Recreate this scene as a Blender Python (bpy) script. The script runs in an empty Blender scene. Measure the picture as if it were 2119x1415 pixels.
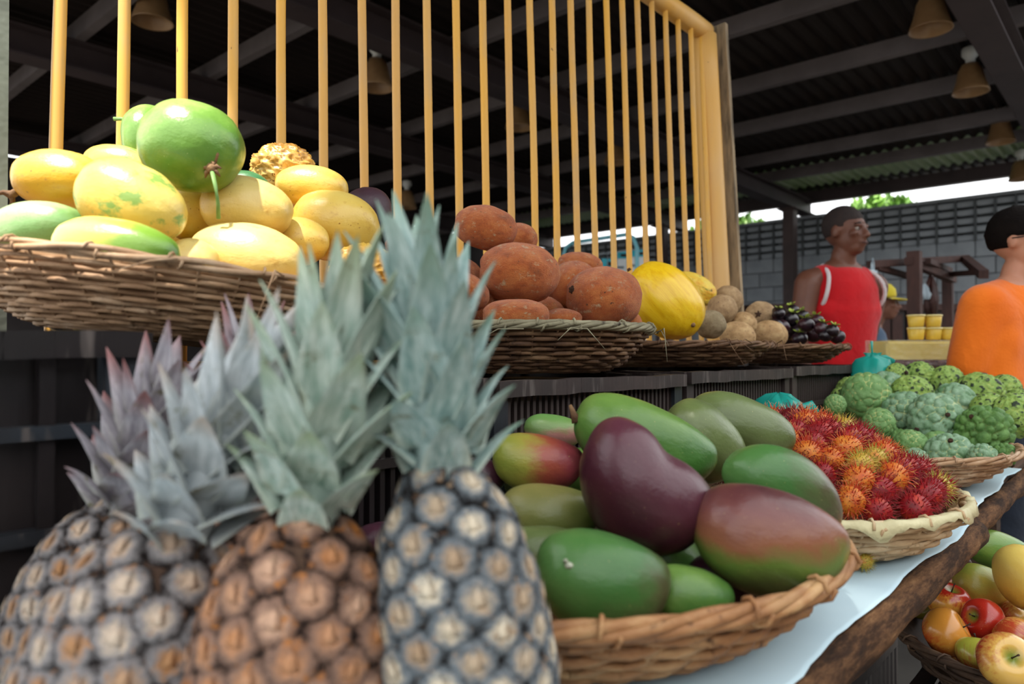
import bpy, bmesh, math, random
from mathutils import Vector, Matrix, Euler, noise
import numpy as np

random.seed(7)
SC = bpy.context.scene
COL = SC.collection
R = math.radians

# ------------------------------------------------------------------ camera
IMW, IMH, FPX = 2119.0, 1415.0, 1514.0
CAM = Vector((0.0, 0.0, 1.10))
YAW = R(41.5)            # view direction measured from +X (the length of the stall)
TILT = math.atan(27.5 / FPX)
FH = Vector((math.cos(YAW), math.sin(YAW), 0))
RT = Vector((math.sin(YAW), -math.cos(YAW), 0))
FW = (FH * math.cos(TILT) + Vector((0, 0, math.sin(TILT)))).normalized()
UP = RT.cross(FW).normalized()
cam_data = bpy.data.cameras.new('camera')
cam = bpy.data.objects.new('camera', cam_data)
COL.objects.link(cam)
cam_data.sensor_width = 36.0
cam_data.lens = 36.0 * FPX / IMW
cam_data.clip_start = 0.02
cam_data.clip_end = 200
cam_data.dof.use_dof = True
cam_data.dof.focus_distance = 1.25
cam_data.dof.aperture_fstop = 4.2
cam.matrix_world = Matrix(((RT.x, UP.x, -FW.x, CAM.x), (RT.y, UP.y, -FW.y, CAM.y), (RT.z, UP.z, -FW.z, CAM.z), (0, 0, 0, 1)))
SC.camera = cam

# ------------------------------------------------------------------ light
world = bpy.data.worlds.new('sky'); SC.world = world
world.use_nodes = True
bg = world.node_tree.nodes['Background']
bg.inputs[0].default_value = (0.96, 0.98, 1.0, 1)
bg.inputs[1].default_value = 2.5
sun_d = bpy.data.lights.new('sun', 'SUN'); sun_d.energy = 11.0; sun_d.angle = R(2.0); sun_d.color = (1.0, 0.93, 0.82)
sun = bpy.data.objects.new('sun', sun_d); COL.objects.link(sun)
SUNDIR = Vector((-0.42, -0.06, 0.90)).normalized()      # towards the sun
sun.rotation_euler = SUNDIR.to_track_quat('Z', 'Y').to_euler()
VS = SC.view_settings
VS.view_transform = 'Standard'; VS.look = 'None'; VS.gamma = 1.0; VS.use_curve_mapping = False
VS.exposure = 0.0
SC.cycles.use_denoising = True

# ------------------------------------------------------------------ helpers: places
def W(px, py, depth=None, x=None, y=None, z=None):
    """the point of the place seen at a pixel of the 2119x1415 frame, at a depth or on a plane"""
    d = FW + RT * ((px - IMW / 2) / FPX) + UP * ((IMH / 2 - py) / FPX)
    if depth is None:
        if x is not None: depth = (x - CAM.x) / d.x
        elif y is not None: depth = (y - CAM.y) / d.y
        else: depth = (z - CAM.z) / d.z
    return CAM + d * depth
def depth_of(p): return (p - CAM).dot(FW)

# ------------------------------------------------------------------ helpers: objects
def tag(o, label=None, cat=None, group=None, kind=None):
    if label: o['label'] = label
    if cat: o['category'] = cat
    if group: o['group'] = group
    if kind: o['kind'] = kind
    return o
def empty(name, loc=(0, 0, 0), label=None, cat=None, group=None, kind=None):
    o = bpy.data.objects.new(name, None); COL.objects.link(o)
    o.empty_display_size = 0.05
    o.location = loc
    return tag(o, label, cat, group, kind)
def link(name, me, mat=None, parent=None, smooth=True):
    o = bpy.data.objects.new(name, me); COL.objects.link(o)
    if mat is not None and len(me.materials) == 0: me.materials.append(mat)
    if parent is not None: o.parent = parent
    return o
def mesh(verts, faces, smooth=True, name='mesh'):
    me = bpy.data.meshes.new(name)
    me.from_pydata([tuple(v) for v in verts], [], faces)
    me.update()
    if smooth: me.polygons.foreach_set('use_smooth', [True] * len(me.polygons))
    return me

class MB:
    """collects pieces of ONE part"""
    def __init__(s): s.v = []; s.f = []
    def add(s, vs, fs):
        n = len(s.v); s.v += [Vector(v) for v in vs]; s.f += [tuple(i + n for i in f) for f in fs]; return s
    def box(s, a, b, m=None):
        (x0, y0, z0), (x1, y1, z1) = a, b
        vs = [Vector(p) for p in ((x0,y0,z0),(x1,y0,z0),(x1,y1,z0),(x0,y1,z0),(x0,y0,z1),(x1,y0,z1),(x1,y1,z1),(x0,y1,z1))]
        if m: vs = [m @ v for v in vs]
        return s.add(vs, [(0,3,2,1),(4,5,6,7),(0,1,5,4),(1,2,6,5),(2,3,7,6),(3,0,4,7)])
    def bar(s, p, q, w, h, up=(0, 0, 1)):
        p, q = Vector(p), Vector(q); d = (q - p).normalized(); u = Vector(up)
        sx = d.cross(u).normalized() * (w / 2); sy = sx.cross(d).normalized() * (h / 2)
        vs = [e + a * sx + b * sy for e in (p, q) for a, b in ((-1,-1),(1,-1),(1,1),(-1,1))]
        return s.add(vs, [(0,1,2,3),(7,6,5,4),(0,4,5,1),(1,5,6,2),(2,6,7,3),(3,7,4,0)])
    def tube(s, path, rad, n=8, flat=1.0, up=(0, 0, 1), cap=True, closed=False):
        path = [Vector(p) for p in path]; N = len(path)
        if not hasattr(rad, '__len__'): rad = [rad] * N
        vs = []
        for i, p in enumerate(path):
            a = path[(i - 1) % N] if (closed or i > 0) else p
            b = path[(i + 1) % N] if (closed or i < N - 1) else p
            d = (b - a).normalized(); u = Vector(up)
            if abs(d.dot(u)) > 0.97: u = Vector((1, 0, 0))
            sx = d.cross(u).normalized(); sy = sx.cross(d).normalized()
            for k in range(n):
                t = 2 * math.pi * k / n
                vs.append(p + sx * (math.cos(t) * rad[i] * flat) + sy * (math.sin(t) * rad[i]))
        fs = []
        M = N if closed else N - 1
        for i in range(M):
            j = (i + 1) % N
            for k in range(n):
                l = (k + 1) % n
                fs.append((i*n+k, i*n+l, j*n+l, j*n+k))
        if cap and not closed:
            fs.append(tuple(range(n))[::-1]); fs.append(tuple((N-1)*n + k for k in range(n)))
        return s.add(vs, fs)
    def lathe(s, prof, n=24, m=None, top=True):
        vs = []
        for r, z in prof:
            for k in range(n):
                t = 2 * math.pi * k / n
                vs.append(Vector((r * math.cos(t), r * math.sin(t), z)))
        if m: vs = [m @ v for v in vs]
        fs = []
        for i in range(len(prof) - 1):
            for k in range(n):
                l = (k + 1) % n
                fs.append((i*n+k, i*n+l, (i+1)*n+l, (i+1)*n+k))
        if prof[0][0] > 1e-4: fs.append(tuple(range(n))[::-1])
        if top and prof[-1][0] > 1e-4: fs.append(tuple((len(prof)-1)*n + k for k in range(n)))
        return s.add(vs, fs)
    def ball(s, c, r, nu=16, nv=10, m=None):
        c = Vector(c)
        if not hasattr(r, '__len__'): r = (r, r, r)
        vs = [Vector((0, 0, -r[2]))]
        for j in range(1, nv):
            a = -math.pi/2 + math.pi * j / nv
            for k in range(nu):
                t = 2*math.pi*k/nu
                vs.append(Vector((r[0]*math.cos(a)*math.cos(t), r[1]*math.cos(a)*math.sin(t), r[2]*math.sin(a))))
        vs.append(Vector((0, 0, r[2])))
        if m: vs = [m @ v for v in vs]
        vs = [v + c for v in vs]
        fs = []
        for k in range(nu): fs.append((0, 1+(k+1)%nu, 1+k))
        for j in range(nv-2):
            for k in range(nu):
                l = (k+1)%nu; a = 1+j*nu
                fs.append((a+k, a+l, a+nu+l, a+nu+k))
        a = 1+(nv-2)*nu; T = len(vs)-1
        for k in range(nu): fs.append((a+k, a+(k+1)%nu, T))
        return s.add(vs, fs)
    def build(s, name, mat, parent=None, smooth=False):
        return link(name, mesh(s.v, s.f, smooth), mat, parent)

# ------------------------------------------------------------------ helpers: materials
def srgb(h):
    if not isinstance(h, str): return tuple(h) + (1,) if len(h) == 3 else tuple(h)
    h = h.lstrip('#')
    c = [int(h[i:i+2], 16) / 255 for i in (0, 2, 4)]
    return tuple(x / 12.92 if x <= 0.04045 else ((x + 0.055) / 1.055) ** 2.4 for x in c) + (1,)
class Mat:
    def __init__(s, name, rough=0.6, spec=0.5):
        s.m = bpy.data.materials.new(name); s.m.use_nodes = True
        s.nt = s.m.node_tree; s.N = s.nt.nodes; s.L = s.nt.links
        s.b = s.N['Principled BSDF']
        s.b.inputs['Roughness'].default_value = rough
        s.b.inputs['Specular IOR Level'].default_value = spec
        s.tc = s.N.new('ShaderNodeTexCoord')
    def put(s, sock, v):
        if isinstance(v, bpy.types.NodeSocket): s.L.new(v, sock)
        elif isinstance(v, str): sock.default_value = srgb(v)
        elif isinstance(v, (tuple, list)) and sock.type == 'RGBA': sock.default_value = srgb(v)
        else: sock.default_value = v
    def coord(s, scale=(1, 1, 1), which='Object', rot=(0, 0, 0), loc=(0, 0, 0)):
        n = s.N.new('ShaderNodeMapping'); s.L.new(s.tc.outputs[which], n.inputs[0])
        n.inputs['Scale'].default_value = scale; n.inputs['Rotation'].default_value = rot; n.inputs['Location'].default_value = loc
        return n.outputs[0]
    def noise(s, scale=5, detail=3, rough=0.55, vec=None, dist=0.0):
        n = s.N.new('ShaderNodeTexNoise'); n.inputs['Scale'].default_value = scale
        n.inputs['Detail'].default_value = detail; n.inputs['Roughness'].default_value = rough
        n.inputs['Distortion'].default_value = dist
        s.L.new(vec if vec is not None else s.tc.outputs['Object'], n.inputs['Vector'])
        return n.outputs['Fac']
    def voro(s, scale=5, feature='F1', vec=None, out='Distance'):
        n = s.N.new('ShaderNodeTexVoronoi'); n.feature = feature; n.inputs['Scale'].default_value = scale
        s.L.new(vec if vec is not None else s.tc.outputs['Object'], n.inputs['Vector'])
        return n.outputs[out]
    def math(s, op, a, b=0.0, clamp=False):
        n = s.N.new('ShaderNodeMath'); n.operation = op; n.use_clamp = clamp
        s.put(n.inputs[0], a); s.put(n.inputs[1], b)
        return n.outputs[0]
    def dot(s, v, d):
        n = s.N.new('ShaderNodeVectorMath'); n.operation = 'DOT_PRODUCT'
        s.L.new(v, n.inputs[0]); n.inputs[1].default_value = d
        return n.outputs['Value']
    def length(s, v):
        n = s.N.new('ShaderNodeVectorMath'); n.operation = 'LENGTH'; s.L.new(v, n.inputs[0]); return n.outputs['Value']
    def ramp(s, fac, stops, interp='LINEAR'):
        n = s.N.new('ShaderNodeValToRGB'); n.color_ramp.interpolation = interp
        e = n.color_ramp.elements
        while len(e) < len(stops): e.new(0.5)
        for q, (p, c) in zip(e, stops): q.position = p; q.color = srgb(c)
        s.put(n.inputs[0], fac)
        return n.outputs[0]
    def mix(s, fac, a, b, mode='MIX'):
        n = s.N.new('ShaderNodeMix'); n.data_type = 'RGBA'; n.blend_type = mode
        s.put(n.inputs[0], fac); s.put(n.inputs[6], a); s.put(n.inputs[7], b)
        return n.outputs[2]
    def rnd(s):
        n = s.N.new('ShaderNodeObjectInfo'); return n.outputs['Random']
    def rvec(s, scale=(1, 1, 1), k=40.0):
        n = s.N.new('ShaderNodeVectorMath'); n.operation = 'ADD'
        c = s.N.new('ShaderNodeCombineXYZ'); r = s.math('MULTIPLY', s.rnd(), k)
        for i in range(3): s.L.new(r, c.inputs[i])
        s.L.new(s.coord(scale), n.inputs[0]); s.L.new(c.outputs[0], n.inputs[1])
        return n.outputs[0]
    def step(s, fac, lo, hi):
        n = s.N.new('ShaderNodeMapRange'); n.clamp = True
        s.put(n.inputs[0], fac); n.inputs[1].default_value = lo; n.inputs[2].default_value = hi
        return n.outputs[0]
    def color(s, c): s.put(s.b.inputs['Base Color'], c); return s
    def rough(s, r): s.put(s.b.inputs['Roughness'], r); return s
    def bump(s, h, strength=0.3, dist=0.01):
        n = s.N.new('ShaderNodeBump'); n.inputs['Strength'].default_value = strength; n.inputs['Distance'].default_value = dist
        s.put(n.inputs['Height'], h); s.L.new(n.outputs[0], s.b.inputs['Normal']); return s
    def set(s, **k):
        for a, v in k.items(): s.put(s.b.inputs[a.replace('_', ' ')], v)
        return s

def simple(name, a, b=None, scale=6, rough=0.6, spec=0.5, bump=0.0, bscale=None, detail=4, stretch=(1, 1, 1), rand=0.0, lo=0.35, hi=0.65, bdist=0.01):
    m = Mat(name, rough, spec)
    b = b or a
    v = m.coord(stretch)
    f = m.step(m.noise(scale, detail, 0.6, v), lo, hi)
    c = m.mix(f, a, b)
    if rand:
        c = m.mix(m.math('MULTIPLY', m.rnd(), rand), c, (0.02, 0.015, 0.01))
    m.color(c)
    if bump: m.bump(m.noise(bscale or scale * 3, 3, 0.6, v), bump, bdist)
    return m.m
# ------------------------------------------------------------------ materials of the place
M_concrete = simple('concrete_floor', '#4a4642', '#5a5650', 1.5, 0.85, bump=0.1)
M_roof = simple('roof_sheet', '#1d1614', '#241c19', 2.0, 0.7, 0.2)
M_purlin = simple('painted_purlin', '#6f696a', '#5f595a', 3.0, 0.6, 0.3)
M_beam = simple('painted_beam', '#4a4042', '#3c3436', 2.0, 0.6, 0.3)
M_block = simple('grey_block', '#a9b0b6', '#959ca2', 3.0, 0.9, 0.2, bump=0.15, rand=0.12)
M_mortar = simple('grey_mortar', '#63686b', '#575b5e', 4.0, 0.95, 0.1)
M_column = simple('brown_column', '#4b3a37', '#3a2c2a', 3.0, 0.6)
def skylight_mat():
    m = Mat('green_translucent_sheet', 0.4)
    m.color('#7f8f68'); m.set(Transmission_Weight=0.0)
    t = m.N.new('ShaderNodeBsdfTranslucent'); t.inputs[0].default_value = srgb('#6f8a58')
    mx = m.N.new('ShaderNodeMixShader'); mx.inputs[0].default_value = 0.12
    m.L.new(m.b.outputs[0], mx.inputs[1]); m.L.new(t.outputs[0], mx.inputs[2])
    m.L.new(mx.outputs[0], m.N['Material Output'].inputs[0])
    return m.m
M_sky_sheet = skylight_mat()

# ------------------------------------------------------------------ the hall
ROOF_Z = 3.30
floor = MB().box((-30, -30, -0.2), (40, 40, 0.0)).build('floor', M_concrete); tag(floor, kind='structure')

def corrugated(x0, x1, y0, y1, z, pitch=0.11, amp=0.018, th=0.004):
    vs, fs = [], []
    n = int((y1 - y0) / pitch * 4)
    pat = [0, 1, 1, 0]
    for i in range(n + 1):
        y = y0 + (y1 - y0) * i / n; h = z + amp * 2 * pat[i % 4]
        vs += [(x0, y, h), (x1, y, h), (x1, y, h + th), (x0, y, h + th)]
    for i in range(n):
        a, b = i * 4, i * 4 + 4
        fs += [(a, b, b+1, a+1), (a+3, a+2, b+2, b+3), (a, a+3, b+3, b), (a+1, b+1, b+2, a+2)]
    return mesh(vs, fs, False)
ceiling = empty('ceiling', (0, 0, 0), kind='structure')
RX0, RX1, RY0, RY1 = -0.22, 10.15, -0.15, 9.5
for i, (a, b) in enumerate(((RX0, 3.4), (3.4, 8.6))):
    link('roof_sheet', corrugated(a, b, RY0, RY1, ROOF_Z), M_roof, ceiling)
link('roof_sheet', corrugated(-1.9, RX0 - 0.01, RY0, 0.62, ROOF_Z), M_roof, ceiling)  # unseen awning sheet added to keep direct sun off the front fruit
link('roof_skylight', corrugated(8.6, 9.75, RY0, RY1, ROOF_Z), M_sky_sheet, ceiling)
link('roof_sheet', corrugated(9.75, RX1, RY0, RY1, ROOF_Z), M_roof, ceiling)
for x in (0.75, 1.7, 2.6, 3.5, 4.5, 5.55, 6.6, 7.75, 8.6):
    MB().box((x - 0.03, RY0, ROOF_Z - 0.12), (x + 0.03, RY1, ROOF_Z - 0.002)).build('purlin', M_purlin, ceiling)
MB().box((9.95, RY0, ROOF_Z - 0.16), (10.05, RY1, ROOF_Z - 0.002)).build('eave_beam', M_beam, ceiling)
BEAMS = (0.74, 3.54, 5.40, 8.0)
for y in BEAMS:
    m = MB(); z0 = ROOF_Z - 0.30; z1 = ROOF_Z - 0.12
    m.box((RX0, y - 0.008, z0), (RX1, y + 0.008, z1)); m.box((RX0, y - 0.09, z0 - 0.015), (RX1, y + 0.09, z0)); m.box((RX0, y - 0.09, z1 - 0.015), (RX1, y + 0.09, z1))
    m.build('roof_beam', M_beam, ceiling)
for i, (x, y) in enumerate(((9.4, 3.54), (9.4, 0.74), (9.4, 5.40))):
    m = MB(); m.box((x-0.07, y-0.07, 0), (x+0.07, y+0.07, ROOF_Z-0.316)); m.box((x-0.12, y-0.12, 0), (x+0.12, y+0.12, 0.02)); m.box((x-0.12, y-0.12, ROOF_Z-0.332), (x+0.12, y+0.12, ROOF_Z-0.317))
    tag(m.build('trim_%d' % (i + 1), M_column), kind='structure')

# far wall of blocks: plain courses below, a band of louvred vent blocks above
wall = empty('wall_far', (10.0, 0, 0), kind='structure')
WY0, WY1 = -1.0, 9.2
MB().box((0.06, WY0, 0), (0.16, WY1, 2.45)).build('wall_core', M_mortar, wall)
blk = mesh(*(lambda m: (m.v, m.f))(MB().box((0, 0.006, 0.006), (0.07, 0.394, 0.194))), smooth=False); blk.materials.append(M_block)
for r in range(6, 12):
    for c in range(26):
        y = WY0 + c * 0.4 + (0.2 if r % 2 else 0)
        if y + 0.4 > WY1 + 0.1: continue
        o = link('block', blk, None, wall); o.location = (0, y, 0.05 + r * 0.2)
m = MB().box((0, WY0, 0.0), (0.06, WY1, 1.25)); m.build('rendered_base', M_block, wall)
VZ0, VZ1 = 2.42, 2.94
lou = mesh(*(lambda m: (m.v, m.f))(MB().box((0.0, 0.014, -0.062), (0.10, 0.186, 0.0), Matrix.Rotation(R(-14), 4, 'Y'))), smooth=False); lou.materials.append(M_block)
pil = mesh(*(lambda m: (m.v, m.f))(MB().box((0.0, -0.012, VZ0), (0.16, 0.012, VZ1))), smooth=False); pil.materials.append(M_mortar)
nv = int((WY1 - WY0) / 0.2)
for c in range(nv):
    y = WY0 + c * 0.2
    o = link('vent_upright', pil, None, wall); o.location = (0, y, 0)
    for r in range(5):
        o = link('vent_louvre', lou, None, wall); o.location = (0.02, y, VZ0 + 0.095 + r * 0.100)
MB().box((0.15, WY0, VZ0), (0.17, WY1, VZ1)).build('vent_backing', M_mortar, wall)
MB().box((-0.01, WY0, VZ1), (0.17, WY1, VZ1 + 0.04)).build('coping', M_block, wall)
# inner cross wall closing the hall at the far left
M_darkwall = simple('dark_plaster', '#3a3434', '#2c2727', 2.0, 0.9)
lw = MB().box((-0.15, 9.3, 0), (10.2, 9.5, 3.25)).build('wall_side', M_darkwall); tag(lw, kind='structure')

# unseen wall added behind the viewer to block low sky light
ow = MB().box((-14, -3.9, 0), (16, -3.6, 2.7)).build('wall_sky_blocker', simple('blocker_plaster', '#6a625a', '#544c46', 1.0, 0.9)); tag(ow, kind='structure')

# trees beyond the wall, seen in the gap under the eave
M_leafA = simple('tree_leaf', '#6f9a35', '#3f6a22', 3, 0.5, rand=0.3)
M_trunk = simple('tree_trunk', '#5b4a3a', '#3d3026', 6, 0.9)
def tree(loc, h, rad, label, seed):
    rs = random.Random(seed)
    t = empty('broadleaf_tree', loc, label, 'tree', 'trees beyond the block wall')
    MB().tube([(0, 0, 0), (0.05, 0.02, h*0.4), (-0.03, 0, h*0.8)], [0.13, 0.1, 0.05], 8).build('trunk', M_trunk, t, True)
    m = MB()
    for i in range(900):
        d = Vector((rs.gauss(0, 1), rs.gauss(0, 1), rs.gauss(0, 1))).normalized() * rad * (0.35 + 0.65 * rs.random() ** 0.5)
        c = Vector((0, 0, h*0.82)) + Vector((d.x, d.y, d.z * 0.75))
        a = Euler((rs.random()*6, rs.random()*6, rs.random()*6)).to_matrix(); L = 0.13
        m.add([c + a @ Vector(p) for p in ((-L, 0, 0), (0, -L*0.4, 0.02), (L, 0, 0), (0, L*0.4, 0.02))], [(0, 1, 2, 3)])
    o = m.build('foliage', M_leafA, t, True); o['kind'] = 'stuff'
tree((11.6, 3.05, 0), 3.6, 0.62, 'leafy green tree beyond the wall above the person in red', 1)
tree((12.0, 5.6, 0), 3.6, 0.8, 'leafy green tree beyond the wall seen between the yellow rods', 2)

# bell shaped lamps hanging under the roof
M_shade = simple('amber_shade', '#a98a63', '#8a6a48', 4, 0.35, 0.5)
M_white = simple('white_ceramic', '#dfe3e0', '#cfd3d0', 5, 0.4)
M_bulb = simple('dull_bulb', '#d8d4c8', '#cfcabc', 4, 0.3)
M_cable = simple('black_cable', '#141212', None, 4, 0.6)
def lamp(loc, label):
    t = empty('pendant_lamp', loc, label, 'lamp', 'bell lamps under the market roof')
    MB().lathe([(0.006, 0.10), (0.006, 0.13)], 8).build('cable', M_cable, t)
    MB().lathe([(0.0, 0.10), (0.05, 0.10), (0.055, 0.085), (0.055, 0.05), (0.045, 0.035), (0.03, 0.02), (0.03, -0.02), (0, -0.02)], 20).build('socket', M_white, t, True)
    MB().lathe([(0.03, -0.01), (0.055, -0.02), (0.075, -0.06), (0.092, -0.14), (0.115, -0.21), (0.118, -0.22), (0.112, -0.218), (0.088, -0.14), (0.07, -0.062), (0.05, -0.026), (0.03, -0.016)], 28).build('shade', M_shade, t, True)
    MB().ball((0, 0, -0.09), (0.033, 0.033, 0.05)).build('bulb', M_bulb, t, True)
for px, py, dep, lab in ((316, -28, 4.4, 'large pale bell lamp at the top edge above the green fruit'),
                         (780, 118, 5.1, 'bell lamp with white socket between the seventh and eighth rods'),
                         (1073, 212, 6.2, 'bell lamp with white socket behind the middle of the rod fence'),
                         (1274, 292, 7.2, 'small bell lamp behind the rods nearest the thick post'),
                         (842, 392, 8.6, 'smallest bell lamp low between two rods left of the pineapple crown'),
                         (1925, -14, 4.3, 'dark bell lamp at the top edge on the right side'),
                         (2008, 128, 5.2, 'bell lamp with white socket below the dark lamp on the right'),
                         (2070, 245, 6.6, 'bell lamp with white socket lowest but one on the right'),
                         (2112, 330, 7.8, 'bell lamp cut by the right edge just above the bright gap')):
    p = W(px, py, depth=dep); lamp(p, lab)

# ------------------------------------------------------------------ table, paper, log
M_plank = simple('old_plank', '#5a4231', '#36261c', 8, 0.8, stretch=(0.6, 6, 6), bump=0.3, bscale=12)
def bark_mat():
    m = Mat('worn_log', 0.85, 0.2)
    v = m.coord((5, 26, 26))
    n1 = m.noise(1.6, 8, 0.75, v); n2 = m.noise(5, 6, 0.7, v)
    c = m.ramp(n1, [(0.32, '#120a06'), (0.45, '#3a2515'), (0.58, '#6b4b30'), (0.72, '#94714e')])
    c = m.mix(m.step(n2, 0.55, 0.7), c, '#3a2415')
    m.color(c); m.bump(m.math('ADD', n1, m.math('MULTIPLY', n2, 0.5)), 0.6, 0.006)
    return m.m
M_log = bark_mat()
M_paper = simple('pale_blue_paper', '#cfe6ee', '#bfd9e4', 3.0, 0.75, 0.3, bump=0.06, bscale=4)
TZ = 0.80
table = empty('market_table', (0, 0, 0), 'long plank market table with a rough log front edge under pale paper', 'table')
for k in range(5):
    y0 = 0.29 + k * 0.19
    MB().box((-0.9, y0, TZ - 0.028), (2.72, y0 + 0.184, TZ - 0.003)).build('plank', M_plank, table)
def log_mesh(x0, x1, y, z, r, seed, n=14):
    N = int((x1 - x0) / 0.03); m = MB(); pts = []; rr = []
    for i in range(N + 1):
        x = x0 + (x1 - x0) * i / N
        pts.append((x, y + 0.006 * noise.noise((x * 3, seed, 0)), z + 0.004 * noise.noise((x * 4, seed, 5)))); rr.append(r * (1 + 0.12 * noise.noise((x * 7, seed, 2))))
    m.tube(pts, rr, n)
    for v in m.v: v += Vector((0, 1, 1)) * 0.003 * noise.noise(v * 30)
    return m
log_mesh(-0.9, 1.585, 0.262, TZ - 0.028, 0.0255, 1).build('edge_log', M_log, table, True)
log_mesh(1.60, 2.72, 0.272, TZ - 0.028, 0.022, 5).build('edge_log', M_log, table, True)
for x, y in ((-0.8, 0.4), (0.95, 0.36), (2.6, 0.4), (-0.8, 1.15), (0.95, 1.15), (2.6, 1.15)):
    MB().box((x - 0.035, y - 0.035, 0), (x + 0.035, y + 0.035, TZ - 0.03)).build('leg', M_plank, table)
def paper(x0, x1, y0, y1, z, label, seed, curl=0.0):
    nx, ny = int((x1 - x0) / 0.03), 14; vs, fs = [], []
    for i in range(nx + 1):
        x = x0 + (x1 - x0) * i / nx
        e = y0 + 0.016 * noise.noise((x * 4, seed, 0)) + 0.006 * noise.noise((x * 17, seed, 0))
        for j in range(ny + 1):
            y = e + (y1 - e) * (j / ny) ** 1.6
            d = max(0, 0.27 - y)
            zz = z + 0.0015 * noise.noise((x * 8, y * 8, seed)) - d * 0.03
            if curl: 
                q = max(0, x - (x1 - 0.05)) * max(0, 1 - (y - e) / 0.10); zz += q * curl
            vs.append((x, y, zz))
    for i in range(nx):
        for j in range(ny):
            a = i * (ny + 1) + j; fs.append((a, a + ny + 1, a + ny + 2, a + 1))
    o = link('paper_sheet', mesh(vs, fs), M_paper); tag(o, label, 'paper', 'paper sheets lining the table')
    s = o.modifiers.new('thick', 'SOLIDIFY'); s.thickness = 0.0008; s.offset = -1
    return o
paper(-0.88, 1.60, 0.255, 0.70, TZ + 0.003, 'pale blue paper sheet lining the table under the mango basket', 3, 0.35)
paper(1.56, 2.30, 0.272, 0.70, TZ + 0.0055, 'pale blue paper sheet lining the table under the green knobbly fruit', 8)

# ------------------------------------------------------------------ black crates
def plastic(name, a, b, rough=0.42):
    m = Mat(name, rough, 0.5); n = m.noise(5, 5, 0.65); n2 = m.noise(40, 3, 0.6, m.coord((1, 1, 0.15)))
    c = m.mix(m.step(n, 0.4, 0.7), a, b)
    c = m.mix(m.step(n2, 0.58, 0.72), c, '#5c5450')
    m.color(c); m.bump(n2, 0.25, 0.004); return m.m
M_black = plastic('black_plastic', '#191516', '#2a2424', 0.32)
M_black2 = plastic('dusty_black_plastic', '#251c1a', '#40322e', 0.6)
M_blackB = plastic('bluish_black_plastic', '#2a2f35', '#1b1a1c', 0.35)
def crate(x0, x1, y0, y1, z0, z1, pitch, nbars, label, mat, bandmat, slat_w=0.45, group='black plastic crates under the upper baskets'):
    t = empty('plastic_crate', ((x0 + x1) / 2, (y0 + y1) / 2, z0), label, 'crate', group)
    hx, hy, h = (x1 - x0) / 2, (y1 - y0) / 2, z1 - z0
    MB().box((-hx + 0.022, -hy + 0.022, 0.0), (hx - 0.022, hy - 0.022, h - 0.012)).build('inner_body', mat, t)
    # moulded lip, a little uneven
    m = MB()
    ring = [(-hx, -hy), (hx, -hy), (hx, hy), (-hx, hy)]
    for (ax, ay), (bx, by) in zip(ring, ring[1:] + ring[:1]):
        N = 14
        for i in range(N):
            p = Vector((ax + (bx-ax)*i/N, ay + (by-ay)*i/N, h - 0.012 + 0.004*noise.noise((ax*9+i*.7, ay*9, z0)))); q = Vector((ax + (bx-ax)*(i+1)/N, ay + (by-ay)*(i+1)/N, h - 0.012 + 0.004*noise.noise((ax*9+(i+1)*.7, ay*9, z0))))
            if i == N-1: q.z = h - 0.012
            m.bar(p, q, 0.022, 0.024)
    m.build('lip', mat, t)
    for s in range(1, nbars + 1):
        zz = h * (1 - s / (nbars + 0.6)) 
        m = MB(); m.bar((-hx+0.006, -hy+0.012, zz), (hx-0.006, -hy+0.012, zz), 0.018, 0.012); m.bar((-hx+0.012, -hy, zz), (-hx+0.012, hy, zz), 0.018, 0.012); m.bar((hx-0.012, -hy, zz), (hx-0.012, hy, zz), 0.018, 0.012)
        m.build('cross_band', bandmat, t)
    n = max(3, int((2 * hx - 0.02) / pitch)); sw = pitch * slat_w
    sl = mesh(*(lambda q: (q.v, q.f))(MB().box((-sw/2, -0.006, 0), (sw/2, 0.006, h - 0.02))), smooth=False); sl.materials.append(mat)
    for i in range(n + 1):
        o = link('slat', sl, None, t); o.location = (-hx + 0.012 + (2*hx - 0.024) * i / n, -hy + 0.014, 0)
    n2 = max(3, int((2 * hy - 0.02) / pitch))
    for sx in (-1, 1):
        for i in range(1, n2):
            o = link('slat', sl, None, t); o.location = (sx * (hx - 0.014), -hy + 0.012 + (2*hy - 0.024) * i / n2, 0); o.rotation_euler.z = math.pi / 2
    for sx in (-1, 1):
        for sy in (-1, 1):
            MB().box((sx*hx - (0.03 if sx > 0 else 0), sy*hy - (0.03 if sy > 0 else 0), 0), (sx*hx + (0.03 if sx < 0 else 0), sy*hy + (0.03 if sy < 0 else 0), h - 0.018)).build('corner_post', bandmat, t)
    return t
CY0, CY1 = 0.72, 1.14
crate(-0.24, 0.285, CY0, CY1, TZ, 1.122, 0.062, 3, 'black plastic crate with broad panels at the far left beside the pineapples', M_black, M_blackB, 0.2)
crate(0.305, 0.755, CY0, CY1, TZ, 1.068, 0.016, 2, 'black slatted crate hidden behind the pineapple crowns', M_black, M_black)
crate(0.775, 1.33, CY0, CY1, TZ, 1.062, 0.0145, 2, 'dusty black slatted crate under the basket of brown fruit behind the mangoes', M_black2, M_blackB)
crate(1.35, 1.90, CY0, CY1, TZ, 1.066, 0.0145, 2, 'dusty black slatted crate under the yellow melon basket', M_black2, M_black2)
crate(1.92, 2.60, CY0, CY1, TZ, 1.070, 0.0145, 2, 'dusty black slatted crate at the far end under the mangosteen basket', M_black2, M_black2)

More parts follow.
